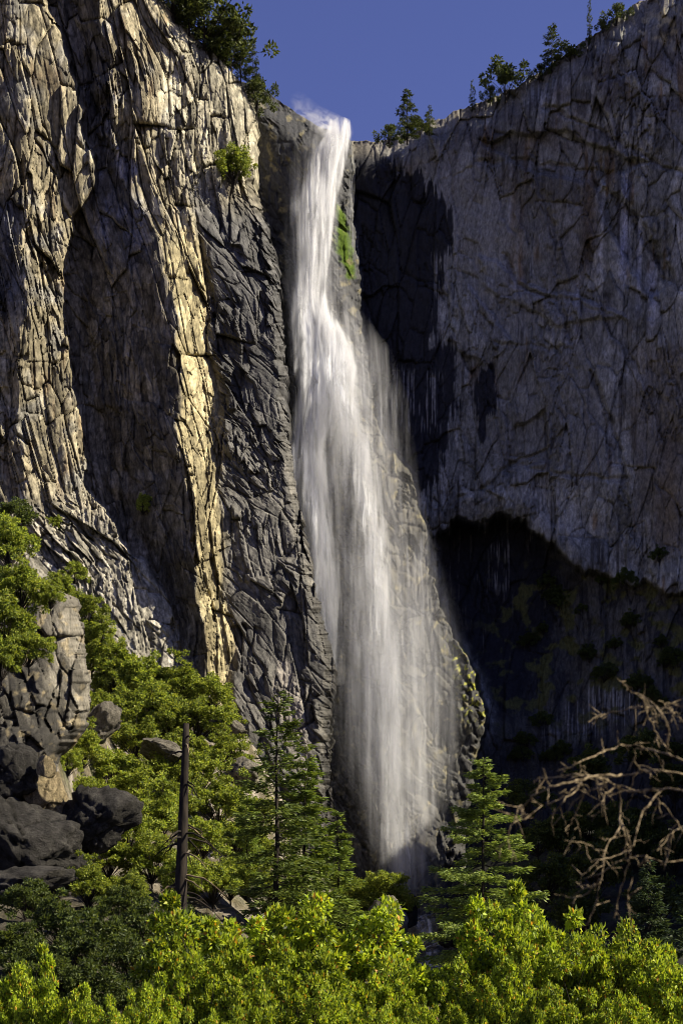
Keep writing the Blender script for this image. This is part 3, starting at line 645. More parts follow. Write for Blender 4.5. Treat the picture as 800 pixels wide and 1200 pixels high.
def build_mist():
    m, nt, n, l, b = new_mat('drifting_mist'); n.remove(b)
    pv = n.new('ShaderNodeVolumePrincipled'); pv.inputs['Color'].default_value = (.93, .94, .96, 1); pv.inputs['Anisotropy'].default_value = .15
    tc = n.new('ShaderNodeTexCoord'); mp = n.new('ShaderNodeMapping'); mp.inputs['Scale'].default_value = (.10, .10, .022)
    t = n.new('ShaderNodeTexNoise'); t.inputs['Scale'].default_value = 1; t.inputs['Detail'].default_value = 3
    l.new(tc.outputs['Object'], mp.inputs[0]); l.new(mp.outputs[0], t.inputs['Vector'])
    r = n.new('ShaderNodeMapRange'); r.inputs[1].default_value = .38; r.inputs[2].default_value = .72; r.inputs[3].default_value = .004; r.inputs[4].default_value = .03
    l.new(t.outputs['Fac'], r.inputs[0])
    gs = n.new('ShaderNodeTexGradient'); gs.gradient_type = 'QUADRATIC_SPHERE'
    gm = n.new('ShaderNodeMapping'); gm.vector_type = 'POINT'; gm.inputs['Location'].default_value = (-1, -1, -1); gm.inputs['Scale'].default_value = (2, 2, 2)
    l.new(tc.outputs['Generated'], gm.inputs[0]); l.new(gm.outputs[0], gs.inputs[0])
    mm = n.new('ShaderNodeMath'); mm.operation = 'MULTIPLY'; l.new(r.outputs[0], mm.inputs[0]); l.new(gs.outputs['Fac'], mm.inputs[1])
    m3 = n.new('ShaderNodeMath'); m3.operation = 'MULTIPLY'; m3.inputs[1].default_value = 2.2; l.new(mm.outputs[0], m3.inputs[0]); l.new(m3.outputs[0], pv.inputs['Density'])
    l.new(pv.outputs[0], n['Material Output'].inputs['Volume'])
    V = []; ns = 24
    lv = [(585, 440, 30, 4), (640, 452, 62, 8), (720, 466, 84, 11), (800, 474, 92, 13), (880, 474, 84, 13), (960, 476, 66, 12), (1030, 480, 48, 9), (1056, 482, 26, 5)]
    for py, cx, hw, dp in lv:
        for k in range(ns):
            a = 2*math.pi*k/ns; Y = 376 - 6 + dp*math.sin(a)*.8 - (py-585)*.012
            V.append(pt(cx+hw*math.cos(a), py, Y))
    q = []
    for i in range(len(lv)-1):
        for k in range(ns):
            q.append((i*ns+k, i*ns+(k+1) % ns, (i+1)*ns+(k+1) % ns, (i+1)*ns+k))
    top = len(V); V.append(pt(436, 570, 370)); bot = len(V); V.append(pt(482, 1060, 364))
    tr = [(top, (k+1) % ns, k) for k in range(ns)] + [(bot, (len(lv)-1)*ns+k, (len(lv)-1)*ns+(k+1) % ns) for k in range(ns)]
    me = make_mesh('mist', np.array([tuple(v) for v in V]), quads=q, tris=tr, mat=m)
    bm = bmesh.new(); bm.from_mesh(me); bmesh.ops.recalc_face_normals(bm, faces=bm.faces); bm.to_mesh(me); bm.free()
    tag(link('mist', me), 'thin drifting mist around the lower half of the waterfall', 'mist', kind='stuff')
build_mist()

def build_stream():
    ys = np.linspace(384, 225, 90); nu = 16
    cx = 482 + 22*sstep(384, 340, ys) + 4*np.sin(ys*.09)
    U, YY = np.meshgrid(np.linspace(-1, 1, nu), ys); X = (np.repeat(cx[:, None], nu, 1)-400)*K*YY + U*(2.6+.5*np.sin(YY*.21))
    Z = ground_z(X.ravel(), YY.ravel()).reshape(X.shape) + .75 + .35*pn(X*.9, YY*.5, 830)
    env = 1.1*np.clip(1-np.abs(U)**2, 0, 1)
    me = make_mesh('stream', np.stack([X, YY, Z], -1).reshape(-1, 3), quads=grid_quads(len(ys), nu), mat=M_WATER, smooth=True,
                   uv=np.stack([U*3, YY*1.2], -1).reshape(-1, 2), attrs={'flow_density': env, 'flow_seed': np.full(env.size, 61.)})
    tag(link('stream', me), 'white cascade running from the foot of the waterfall', 'stream', kind='structure')
build_stream()

# ------------------------------------------------------------------ boulders
def boulder_mesh(name, seed, col, rough=1.0, sub=5):
    bm = bmesh.new(); bmesh.ops.create_icosphere(bm, subdivisions=sub, radius=1)
    d = np.array([v.co[:] for v in bm.verts]); f = np.array([[v.index for v in p.verts] for p in bm.faces]); bm.free()
    d /= np.linalg.norm(d, axis=1)[:, None]
    rg = np.random.default_rng(seed); N = rg.normal(size=(34, 3)); N /= np.linalg.norm(N, axis=1)[:, None]; h = rg.uniform(.66, 1.02, 34)
    t = np.clip((d@N.T)/h[None, :], 1e-3, None); r = 1/np.maximum(t.max(1), .8); face = t.argmax(1)
    # a few blocks split off along joints: each side of a joint plane stands a little in or out
    tone = rg.uniform(.75, 1.25, 34)[face]
    for k in range(9):
        n = rg.normal(size=3); n /= np.linalg.norm(n); q = (d*r[:, None])@n - rg.uniform(-.5, .5)
        r = r*(1 + rg.uniform(-.06, .06)*rough*np.sign(q)) - .05*rough*np.exp(-(q/.022)**2); tone = tone*(1-.4*np.exp(-(q/.02)**2))
    x, y, z = d.T*r
    o2, a2, b2, t2, e2 = facet(x*6+z*2.3+seed, y*6-z*4, seed+9)
    r = r*(1+rough*(.03*o2+.05*a2+.05*b2-.03*np.exp(-e2*16)) + .012*fbm(x*9+z*7, y*9-z*5, seed, 3))
    c = np.array(col)[None, :]*(tone*(.7+.6*t2))[:, None]
    return make_mesh(name, d*r[:, None], tris=f, mat=M_BOULDER, col=c, attrs={'wet': np.zeros(len(d))})
B_GREY = [boulder_mesh('boulder_grey', 40+k, (.15, .135, .105)) for k in range(3)]
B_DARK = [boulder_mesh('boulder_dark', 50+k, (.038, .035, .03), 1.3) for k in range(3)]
B_TAN = [boulder_mesh('boulder_tan', 60+k, (.27, .215, .12)) for k in range(2)]
def boulder(px, py, rx, rz, Y, me, label, rot=0, dep=.9, group=None, tilt=0):
    c = pt(px, py, Y); o = link('boulder', me)
    o.location = c; o.scale = (rx*K*Y, max(rx, rz)*K*Y*dep, rz*K*Y); o.rotation_euler = (0, tilt, 0)
    tag(o, label, 'boulder', group); return o
def build_outcrop():
    nu, nv = 150, 300
    U, T = np.meshgrid(np.linspace(0, 1, nu), np.linspace(0, 1, nv)); u = U.ravel(); v = T.ravel()
    top = np.interp(u, [0, .5, .72, .85, 1], [742, 730, 694, 690, 702])
    py = 1075 + (top-1075)*v
    edge = np.interp(py, [690, 712, 740, 800, 850, 868, 884, 920, 940, 1075], [88, 94, 99, 106, 104, 92, 72, 66, 78, 90]) + 5*facet(py/17, py*0+.5, 901)[0] + 2*fbm(py/7, py*0, 902, 3)
    px = -70 + (edge+70)*u
    a = px*.1*1.25; b = -py*.1*1.25
    rl, t1, t2, t3, e1, e2 = rock_relief(a, b, .35, 900, .8, 1.0, 1.0, 1.7)
    wx = px + 6*facet(px/16, py/16, 903)[0]; wy = py + 10*facet(px/22, py/18, 904)[0]
    Y = 219 - 9*sstep(790, 815, wy)*sstep(72, 50, wx) - 5*sstep(850, 862, wy)*sstep(66, 55, wx) - 5*sstep(900, 930, wy) + .07*(900-py)*.3 + .06*(px-40)
    Y = Y + rl*.8 + 9*sstep(.84, 1, u)**2 + 4*sstep(.93, 1, v)**2
    c = np.tile(np.array([[.13, .118, .092]]), (len(px), 1))
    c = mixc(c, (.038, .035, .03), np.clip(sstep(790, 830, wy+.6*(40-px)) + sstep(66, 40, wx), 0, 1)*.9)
    c = mixc(c, (.25, .20, .11), sstep(.2, .5, fbm(px/14, py/14, 905, 3))*.5)
    c = c*(.5+t2)[:, None]*(1-.5*np.exp(-e2*14))[:, None]
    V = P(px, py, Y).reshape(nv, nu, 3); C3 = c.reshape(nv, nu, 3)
    ext = []
    for k in range(1, 9):
        e = V[:, -1].copy(); e[:, 1] += 3.2*k; e[:, 0] -= .85*k + .05*k*k; ext.append(e)
    V = np.concatenate([V, np.stack(ext, 1)], 1); C3 = np.concatenate([C3, np.repeat(C3[:, -1:], 8, 1)], 1); ext = []
    for k in range(1, 9):
        e = V[-1].copy(); e[:, 0] *= 1 + 3.2*k/e[:, 1]*1.35; e[:, 1] += 3.2*k; e[:, 2] -= .1*k; ext.append(e)
    V = np.concatenate([V, np.stack(ext, 0)], 0); C3 = np.concatenate([C3, np.repeat(C3[-1:], 8, 0)], 0)
    nr, nc = V.shape[:2]
    me = make_mesh('rock_outcrop', V.reshape(-1, 3), quads=grid_quads(nr, nc), mat=M_ROCK, col=C3.reshape(-1, 3), attrs={'wet': np.zeros(nr*nc)})
    tag(link('rock_outcrop', me), 'craggy dark rock outcrop with a lit grey flank under the bushy oaks', 'rock outcrop')
build_outcrop()
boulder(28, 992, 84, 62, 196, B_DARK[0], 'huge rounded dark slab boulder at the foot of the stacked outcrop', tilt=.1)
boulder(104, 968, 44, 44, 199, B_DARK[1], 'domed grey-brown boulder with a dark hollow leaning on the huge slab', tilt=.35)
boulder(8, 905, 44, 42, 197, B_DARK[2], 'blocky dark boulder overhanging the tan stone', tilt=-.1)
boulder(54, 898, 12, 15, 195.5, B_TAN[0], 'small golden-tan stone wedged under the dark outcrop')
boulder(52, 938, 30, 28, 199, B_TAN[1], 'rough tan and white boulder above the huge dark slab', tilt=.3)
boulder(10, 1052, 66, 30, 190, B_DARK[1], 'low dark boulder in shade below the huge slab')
boulder(452, 1085, 32, 30, 300, B_GREY[2], 'pale grey boulder beside the cascade under the leaning pine')
boulder(478, 1068, 13, 26, 338, B_DARK[2], 'wet dark rock at the edge of the cascade')
boulder(527, 1092, 18, 26, 322, B_DARK[0], 'black rock on the fir side of the cascade')
boulder(262, 850, 26, 14, 322, B_GREY[0], 'flat pale boulder on the slope beneath the golden pillar', tilt=.5)
boulder(288, 905, 22, 20, 300, B_GREY[1], 'grey boulder between the spindly pine and the shrubs', tilt=.3)
boulder(190, 882, 38, 14, 268, B_GREY[2], 'long pale slab of rock lying amid the hillside shrubs', tilt=.35)
boulder(118, 845, 20, 28, 262, B_GREY[0], 'rough grey rock between the outcrop and the hillside shrubs', tilt=.6)
rg = np.random.default_rng(5)
for k in range(34):
    Y = rg.uniform(225, 335); px = rg.uniform(110, 375); x = (px-400)*K*Y
    o = link('boulder', B_GREY[k % 3]); s = rg.uniform(.8, 2.4)
    o.location = (x, Y, float(ground_z(x, Y))+s*.25); o.scale = (s, s*rg.uniform(.8, 1.2), s*rg.uniform(.55, .9)); o.rotation_euler = (rg.uniform(-.3, .3), rg.uniform(-.3, .3), rg.uniform(0, 6))
    tag(o, 'small grey talus boulder among the shrubs on the slope below the cliff', 'boulder', 'talus boulders on the shrubby slope')
for k in range(16):
    Y = rg.uniform(250, 380); x = 12+rg.choice([-1, 1])*rg.uniform(3, 9)+(Y-300)*.05
    o = link('boulder', B_DARK[k % 3]); s = rg.uniform(.8, 2.6)
    o.location = (x+3, Y, float(ground_z(x+3, Y))+s*.2); o.scale = (s, s, s*.7); o.rotation_euler = (0, .2, rg.uniform(0, 6))
    tag(o, 'wet dark boulder lining the cascade below the waterfall', 'boulder', 'boulders along the cascade')

# ------------------------------------------------------------------ trees and shrubs
class MB:
    def __init__(self): self.V = []; self.Q = []; self.T = []; self.C = []; self.n = 0
    def tube(self, pts, rad, sides=6):
        pts = np.array([tuple(p) for p in pts], float); m = len(pts)
        tg = np.gradient(pts, axis=0); tg /= np.linalg.norm(tg, axis=1)[:, None]+1e-9
        ref = np.where(np.abs(tg[:, 2:3]) > .9, np.array([[1., 0, 0]]), np.array([[0, 0, 1.]]))
        a = np.cross(tg, ref); a /= np.linalg.norm(a, axis=1)[:, None]+1e-9; b = np.cross(tg, a)
        th = np.arange(sides)*2*np.pi/sides
        V = pts[:, None, :] + (a[:, None, :]*np.cos(th)[None, :, None] + b[:, None, :]*np.sin(th)[None, :, None])*np.asarray(rad, float)[:, None, None]
        i = np.arange(m*sides).reshape(m, sides)+self.n; j = np.roll(i, -1, 1)
        self.Q.append(np.stack([i[:-1], j[:-1], j[1:], i[1:]], -1).reshape(-1, 4)); self.V.append(V.reshape(-1, 3))
        self.n += m*sides
        for row, ring in ((0, i[0]), (m-1, i[-1])):
            self.V.append(pts[row:row+1]); c = self.n; self.n += 1
            self.T.append(np.stack([np.full(sides, c), ring, np.roll(ring, -1)], -1))
    def leaves(self, cen, dr, nrm, ln, wd, col, fold=.25):
        dr = dr/(np.linalg.norm(dr, axis=1)[:, None]+1e-9); sd = np.cross(dr, nrm); sd /= np.linalg.norm(sd, axis=1)[:, None]+1e-9
        up = np.cross(sd, dr)
        ln = np.asarray(ln)[:, None]; wd = np.asarray(wd)[:, None]
        v = np.stack([cen, cen+dr*ln*.45+sd*wd*.5+up*wd*fold, cen+dr*ln, cen+dr*ln*.45-sd*wd*.5+up*wd*fold], 1)
        m = len(cen); i = np.arange(m*4).reshape(m, 4)+self.n
        self.T.append(np.concatenate([i[:, [0, 1, 2]], i[:, [0, 2, 3]]])); self.V.append(v.reshape(-1, 3)); self.n += m*4
        self.C.append(np.repeat(col, 4, 0))
    def mesh(self, name, mat):
        q = np.concatenate(self.Q) if self.Q else None; t = np.concatenate(self.T) if self.T else None
        return make_mesh(name, np.concatenate(self.V), quads=q, tris=t, mat=mat, col=np.concatenate(self.C) if self.C else None, smooth=False)
def rdir(rg, n):
    d = rg.normal(size=(n, 3)); return d/np.linalg.norm(d, axis=1)[:, None]
def palette(rg, n, cols, w):
    k = rg.choice(len(cols), n, p=np.array(w)/sum(w)); return np.array(cols)[k]*rg.uniform(.7, 1.3, (n, 1))
def conifer_mesh(name, seed, h, rad, bare=.08, levels=34, leaf=.5, dens=7.0, droop=.25, prof=.85, cols=None, per=5, gap=.0, trunk_r=None, limb=True):
    rg = np.random.default_rng(seed); tr = MB(); cr = MB()
    cols = cols or [(.055, .085, .02), (.08, .11, .025), (.035, .06, .018)]
    trunk_r = trunk_r or h*.016
    zz = np.linspace(0, h, 12); wob = np.cumsum(rg.normal(0, .002*h, (12, 2)), 0); wob -= wob[0]
    tr.tube(np.column_stack([wob, zz]), trunk_r*(1-zz/h*.93), 8)
    for z in np.linspace(bare*h, h*.985, levels):
        f = (z-bare*h)/(h-bare*h)
        nb = rg.integers(3, per+2)
        for k in range(nb):
            if rg.random() < gap: continue
            L = rad*((1-f)**prof)*rg.uniform(.4, 1.2)*min(1, .45+f*3.2) + h*.012
            az = rg.uniform(0, 2*np.pi); o = np.array([np.cos(az), np.sin(az), 0]); t = np.linspace(0, 1, 6)
            sx = np.interp(z, zz, wob[:, 0]); sy = np.interp(z, zz, wob[:, 1])
            rise = .35*f
            pts = np.array([sx, sy, z+rg.normal(0, .01*h)])[None]+o[None]*(L*t)[:, None]; pts[:, 2] += L*(rise*t - droop*t*1.6*(1-.55*t))
            if limb: tr.tube(pts[:5], np.linspace(trunk_r*.22*(1-f*.7), trunk_r*.05, 5)+.004, 4)
            n = max(5, int(dens*L/leaf*2.2)); s = rg.uniform(.12, 1, n)**.8
            c = np.stack([np.interp(s, t, pts[:, i]) for i in range(3)], 1)
            tg = pts[-1]-pts[0]; tg /= np.linalg.norm(tg); side = np.cross(tg, [0, 0, 1.]); side /= np.linalg.norm(side)
            sg = rg.choice([-1, 1], n)[:, None]*side[None]
            width = (L*.34*(1.05-s))[:, None]
            c = c + sg*width*rg.uniform(0, 1, (n, 1)) + rg.normal(0, leaf*.22, (n, 3)) - np.array([[0, 0, 1.]])*np.abs(rg.normal(0, L*.05, (n, 1)))
            d = tg[None]*rg.uniform(.4, 1.1, (n, 1)) + sg*rg.uniform(.2, 1, (n, 1)) + rg.normal(0, .22, (n, 3)) - np.array([[0, 0, .12]])
            nm = np.array([[0, 0, .8]]) + rg.normal(0, .7, (n, 3))
            cr.leaves(c, d, nm, leaf*rg.uniform(.6, 1.3, n), leaf*rg.uniform(.22, .42, n), palette(rg, n, cols, [5, 3, 3]), .1)
    return tr.mesh(name+'_trunk', M_BARK), cr.mesh(name+'_crown', M_NEEDLE)
def broad_mesh(name, seed, R3, cz, nclump, nleaf, leaf, cols, w, clump=.3, flat=.8, base_z=0, trunk_r=.2, mat=None, shell=.55, up=.5):
    """crown of leaf clumps round limbs; R3 = crown radii, cz = crown centre height"""
    rg = np.random.default_rng(seed); tr = MB(); cr = MB(); R3 = np.array(R3)
    dd = rdir(rg, nclump); dd[:, 2] = np.where(dd[:, 2] < -.55, -dd[:, 2]*.5, dd[:, 2])
    rr = (shell + (1-shell)*rg.random(nclump)**.6)[:, None]
    lump = (1+.22*np.sin(dd[:, 0:1]*4+seed)+.18*np.sin(dd[:, 1:2]*5+seed*2)+.12*np.sin(dd[:, 2:3]*7+seed))
    cc = dd*rr*R3[None]*lump + np.array([[0, 0, cz]])
    low = np.array([0, 0, base_z+.25*(cz-base_z)])
    tr.tube([(0, 0, base_z-.4), (rg.normal(0, .05), rg.normal(0, .05), low[2]*.5), low, (0, 0, cz)], [trunk_r*1.2, trunk_r, trunk_r*.8, trunk_r*.4], 7)
    for c in cc[::2]:
        t = np.linspace(0, 1, 5)[:, None]; q = low[None]*(1-t) + c[None]*t; q[:, 2] += np.sin(t[:, 0]*np.pi)*rg.uniform(-.05, .18)*R3[2]
        tr.tube(q, np.linspace(trunk_r*.42, trunk_r*.07, 5), 5)
    m = nleaf//nclump
    for c in cc:
        k = int(m*rg.uniform(.6, 1.4)); cs = clump*rg.uniform(.65, 1.3)
        d = rdir(rg, k); p = c + d*(cs*R3[None]*np.array([[1, 1, flat]]))*(rg.random((k, 1))**.45)
        nd = d + rg.normal(0, .6, (k, 3)) + np.array([[0, 0, .2]])
        nm = np.array([[0, 0, up]]) + d*.5 + rg.normal(0, .5, (k, 3))
        cl = palette(rg, k, cols, w)*rg.uniform(.85, 1.15)
        cr.leaves(p, nd, nm, leaf*rg.uniform(.6, 1.35, k), leaf*rg.uniform(.4, .75, k), cl)
    return tr.mesh(name+'_trunk', M_BARK), cr.mesh(name+'_crown', mat or M_LEAF)
def tree(name, meshes, loc, scale, label, cat='tree', group=None, rot=0):
    e = empty(name, loc, label, cat, group); e.scale = scale if hasattr(scale, '__len__') else (scale,)*3; e.rotation_euler = (0, 0, rot)
    link('trunk', meshes[0], e); link('crown', meshes[1], e); return e

# --- hillside shrubs and small trees
SH_COLS = [(.28, .325, .05), (.19, .245, .038), (.35, .375, .075), (.08, .115, .024)]
SHRUB = [broad_mesh('hill_shrub%d' % k, 300+k, (4.4, 4.4, 3.9), 4.4, 100, 8600, .42, SH_COLS, [5, 4, 2, 3], .15, .7, 0, .16, shell=.5, up=.7) for k in range(4)]
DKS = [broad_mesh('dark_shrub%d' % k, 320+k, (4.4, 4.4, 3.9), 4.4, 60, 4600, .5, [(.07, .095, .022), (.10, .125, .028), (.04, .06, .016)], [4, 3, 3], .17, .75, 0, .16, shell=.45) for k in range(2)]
def ground_hit(px, py, y0=120, y1=336):
    Y = np.linspace(y0, y1, 600); X = (px-400)*K*Y; Z = EYE+(1200-py)*K*Y
    g = ground_z(X, Y); i = np.argmax(g >= Z)
    return float(Y[i]) if g[i] >= Z[i] else y1
def shrub(px, py, r, label, group, meshes=SHRUB, k=0, Y=None, squash=1.0, cat='shrub'):
    Y = Y or ground_hit(px, py+r*.95)
    s = r*K*Y/4.4; b = pt(px, py, Y); zb = b.z - 4.4*s*squash
    tree('shrub', meshes[k % len(meshes)], (b.x, Y, zb), (s, s, s*squash), label, cat, group, rot=k*1.9)
G_H = 'sunlit shrubs on the slope below the cliff'; L_H = 'rounded sunlit yellow-green shrub among others on the slope below the cliff'
hill = [(150, 795, 38), (122, 770, 28), (182, 838, 40), (214, 806, 34), (246, 818, 30), (232, 846, 34), (262, 850, 22), (96, 742, 24), (108, 772, 22), (88, 706, 17), (142, 838, 34), (96, 880, 30), (128, 905, 34), (160, 930, 36), (78, 858, 18),
        (186, 960, 38), (150, 980, 34), (128, 1008, 30), (200, 910, 32), (236, 905, 34), (256, 945, 36), (236, 985, 36), (178, 1010, 36), (104, 1040, 32), (150, 1046, 30), (275, 985, 30), (212, 1030, 30), (250, 1035, 34), (292, 1020, 28), (300, 955, 26), (285, 905, 20)]
hill += [(70, 690, 20), (104, 716, 22), (116, 748, 24), (134, 806, 30), (160, 868, 32), (112, 828, 22), (176, 802, 26), (202, 850, 30), (268, 880, 26), (220, 880, 28), (300, 1000, 26), (270, 1035, 28), (318, 1040, 24), (340, 1060, 26), (100, 930, 26), (80, 895, 20), (205, 940, 30), (150, 905, 28), (120, 960, 22)]
def hill_label(x, y):
    if x < 125 and y < 790: return 'yellow-green shrub rooted beside the lit flank of the rock outcrop'
    if y < 835: return 'yellow-green shrub against the foot of the cliff near the golden pillar'
    if x > 258: return 'yellow-green shrub around the base of the spindly pine'
    if x > 165 and y > 895: return 'yellow-green shrub behind the dead pine snag'
    if x < 165 and y > 975: return 'yellow-green shrub above the dark hollow, below the domed boulder'
    return L_H
for k, (x, y, r) in enumerate(hill): shrub(x, y, r, hill_label(x, y), G_H, SHRUB, k)
for k, (x, y, r, Y) in enumerate(((10, 640, 34, 214), (24, 690, 36, 208), (6, 735, 40, 205), (34, 762, 26, 203), (2, 775, 30, 201), (60, 700, 18, 208))):
    shrub(x, y, r, 'bushy yellow-green oak crowning the dark boulder outcrop', 'oaks on the boulder outcrop', SHRUB, k+2, Y, 1.05, 'tree')
shrub(16, 606, 24, 'dull olive shrub above the bushy oaks at the cliff foot', None, DKS, 0, 255)
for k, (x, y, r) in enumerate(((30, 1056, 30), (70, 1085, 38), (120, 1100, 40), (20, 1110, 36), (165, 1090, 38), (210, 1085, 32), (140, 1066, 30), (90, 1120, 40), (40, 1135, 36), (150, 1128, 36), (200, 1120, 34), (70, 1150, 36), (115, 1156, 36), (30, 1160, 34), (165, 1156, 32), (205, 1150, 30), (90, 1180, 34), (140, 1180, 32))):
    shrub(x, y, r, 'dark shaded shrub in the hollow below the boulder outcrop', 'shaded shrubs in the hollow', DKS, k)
for k, (x, y, r) in enumerate(((416, 1052, 30), (452, 1040, 26), (470, 1062, 22), (436, 1085, 30), (400, 1085, 34))):
    shrub(x, y, r, 'olive-green leafy shrub on the bank left of the cascade', 'shrubs on the bank by the cascade', SHRUB if k < 3 else DKS, k)
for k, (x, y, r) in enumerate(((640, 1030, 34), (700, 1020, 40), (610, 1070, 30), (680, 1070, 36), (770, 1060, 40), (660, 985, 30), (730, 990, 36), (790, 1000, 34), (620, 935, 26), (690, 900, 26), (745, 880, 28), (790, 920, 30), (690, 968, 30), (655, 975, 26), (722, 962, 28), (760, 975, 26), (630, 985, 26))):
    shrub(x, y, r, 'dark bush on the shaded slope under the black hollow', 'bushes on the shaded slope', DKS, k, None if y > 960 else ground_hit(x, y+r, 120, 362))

# --- plants growing on the cliffs
def on_left(px, py, out): 
    y, _ = left_depth(np.array([float(px)]), np.array([float(py)]), True); return float(y[0])-out
for px, py, r, mset, lab, out in ((274, 196, 23, SHRUB, 'round green bush clinging to the sunlit cliff near its top', 3.0), (168, 592, 10, SHRUB, 'little bright conifer-like sapling in the shaded cliff recess', .6), (64, 613, 9, SHRUB, 'narrow green shrub on a ledge of the ribbed tan cliff', .6), (88, 672, 15, SHRUB, 'deep green bush at the foot of the ribbed tan cliff', .8), (300, 60, 1, SHRUB, '', 0)):
    if r > 1: shrub(px, py, r, lab, None, mset, int(px), on_left(px, py, out), 1.6 if r == 10 else 1.15)

def on_wall(px, py): return float(rear_depth(np.array([float(px)]), np.array([float(py)]))[0][0])
rg = np.random.default_rng(12)
for k in range(34):
    px = rg.uniform(600, 800); py = rg.uniform(650, 900)
    if px < 640 and py < 720: px += 60
    shrub(px, py, rg.uniform(7, 15), 'small dull-green bush clinging to the dark wall right of the hollow', 'bushes on the dark wall', DKS, k, on_wall(px, py)-1.0)
# --- conifers
C_LIT = [(.19, .25, .06), (.25, .30, .075), (.10, .14, .035)]
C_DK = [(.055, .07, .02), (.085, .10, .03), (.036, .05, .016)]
PINE_A = conifer_mesh('spindly_pine', 401, 40, 6.2, .10, 40, .72, 8.0, .28, .6, [(.11, .15, .032), (.17, .21, .05), (.06, .09, .022)], 4, .25, .42)
PINE_B = conifer_mesh('sunny_pine', 402, 34, 6.4, .06, 42, .8, 9.5, .3, .75, [(.16, .22, .04), (.21, .26, .05), (.08, .12, .027)], 5, .12, .36)
FIR = conifer_mesh('fir', 403, 42, 11.5, .04, 46, .62, 15, .32, .72, C_LIT, 5, .2, .45)
FIR_S = conifer_mesh('small_fir', 404, 24, 6.5, .04, 36, .7, 8.5, .3, .85, [(.05, .075, .032), (.07, .09, .04), (.035, .055, .025)], 5, .1, .3)
RIM = [conifer_mesh('rim_pine%d' % k, 410+k, 13, 3.4, .12, 22, .6, 8.0, .15, .55, C_DK, 4, .25, .2) for k in range(2)]
SPIRE = conifer_mesh('rim_spire', 415, 12, 1.9, .08, 24, .5, 6.0, .2, .8, C_DK, 4, .3, .14)
RIMB = [broad_mesh('rim_bush%d' % k, 420+k, (3, 3, 2.6), 2.9, 34, 1900, .42, C_DK+[(.10, .12, .03)], [4, 3, 3, 2], .2, .8, 0, .12, mat=M_NEEDLE, shell=.35) for k in range(2)]
def conifer(name, meshes, h0, px, top, Y, label, group=None, zb=None, wide=1.0, rot=0.0):
    x = (px-400)*K*Y; z0 = float(ground_z(x, Y)) if zb is None else zb
    s = (EYE+(1200-top)*K*Y - z0)/h0
    tree(name, meshes, (x, Y, z0-.2), (s*wide, s*wide, s), label, 'tree', group, rot)
conifer('pine_tree', PINE_A, 40, 322, 812, 200, 'tall spindly pine with a dark bare trunk and sparse crown', wide=1.3)
conifer('pine_tree', PINE_B, 34, 361, 872, 214, 'sunlit pine with full yellow-green crown beside the spindly pine', wide=1.3)
conifer('pine_tree', PINE_B, 34, 396, 950, 230, 'short pine at the foot of the dark wet cliff face', rot=2.0, wide=1.1)
conifer('pine_tree', PINE_B, 34, 288, 905, 232, 'slim shaded pine behind the spindly pine', rot=4.0, wide=.9)
conifer('fir_tree', FIR, 42, 563, 886, 170, 'broad sunlit fir standing before the foot of the waterfall', wide=1.22)
conifer('fir_tree', FIR_S, 24, 760, 1006, 128, 'small grey-green fir in front of the shaded slope', wide=.95)
conifer('fir_tree', FIR_S, 24, 806, 1036, 120, 'low grey-green fir partly out of sight beside the small fir', rot=1.3)
# the dead pine
def snag():
    Y = 168; x = (213-400)*K*Y; z0 = float(ground_z(x, Y)); zt = EYE+(1200-848)*K*Y; h = zt-z0
    e = empty('dead_pine', (x, Y, z0-.2), 'dead pine snag with a straight black trunk and bare drooping branches', 'tree')
    b = MB(); zz = np.linspace(0, h+.2, 12)
    b.tube(np.column_stack([np.linspace(-.3, .45, 12), zz*0, zz]), np.linspace(.78, .3, 12), 10); link('trunk', b.mesh('snag_trunk', M_BARK), e)
    rg = np.random.default_rng(77)
    for k in range(34):
        b = MB(); z = rg.uniform(.15, .97)*h; L = rg.uniform(1.6, 6.0)*(1.1-.5*z/h); az = rg.uniform(0, 6.28); t = np.linspace(0, 1, 7)
        q = np.column_stack([np.cos(az)*L*t, np.sin(az)*L*t, z + L*(.1*t-.55*t**2)+rg.normal(0, .06, 7)]); q[:, 0] += np.interp(z, zz, np.linspace(-.3, .45, 12))
        b.tube(q, np.linspace(.13, .03, 7), 5)
        for j in range(3):
            s = rg.uniform(.4, .9); p0 = np.array([np.interp(s, t, q[:, i]) for i in range(3)]); d = rg.normal(0, .5, 3)*L*.3; d[2] -= L*.12
            b.tube(np.array([p0, p0+d*.5, p0+d]), [.035, .025, .012], 4)
        link('branch', b.mesh('snag_branch', M_PALE if k % 3 == 0 else M_BARK), e)
snag()

# --- trees along the rims
def rim_tree(kind, px, top, base, label, k=0, side='R', wide=1.0, group=None):
    if side == 'R': Y = float(np.interp(px, [412, 540, 860], [398, 417, 390]))+3.5
    else: Y = float(left_depth(np.array([float(px)]), np.array([float(left_rim_py(px))]), False)[0][0])+3.5
    b = pt(px, base, Y); ht = (base-top)*K*Y
    m, h0 = {'pine': (RIM[k % 2], 13), 'spire': (SPIRE, 12), 'bush': (RIMB[k % 2], 5.5)}[kind]
    s = ht/h0
    tree({'pine': 'pine_tree', 'spire': 'pine_tree', 'bush': 'shrub'}[kind], m, (b.x, Y, b.z-.3), (s*wide, s*wide, s), label, 'shrub' if kind == 'bush' else 'tree', group, k*2.2)
rim_tree('pine', 477, 104, 168, 'dark pine with an irregular crown just right of the lip of the fall', 0, wide=1.0)
rim_tree('bush', 456, 146, 170, 'low dark bush at the foot of the irregular rim pine', 0, wide=1.2)
rim_tree('spire', 503, 122, 158, 'stubby spire-topped conifer next to the irregular rim pine', 0, wide=1.5)
rim_tree('bush', 492, 138, 160, 'dark bush between the irregular rim pine and the stubby spire', 1)
rim_tree('spire', 553, 92, 130, 'thin bare-looking spire conifer alone on the right rim', 1, wide=.9)
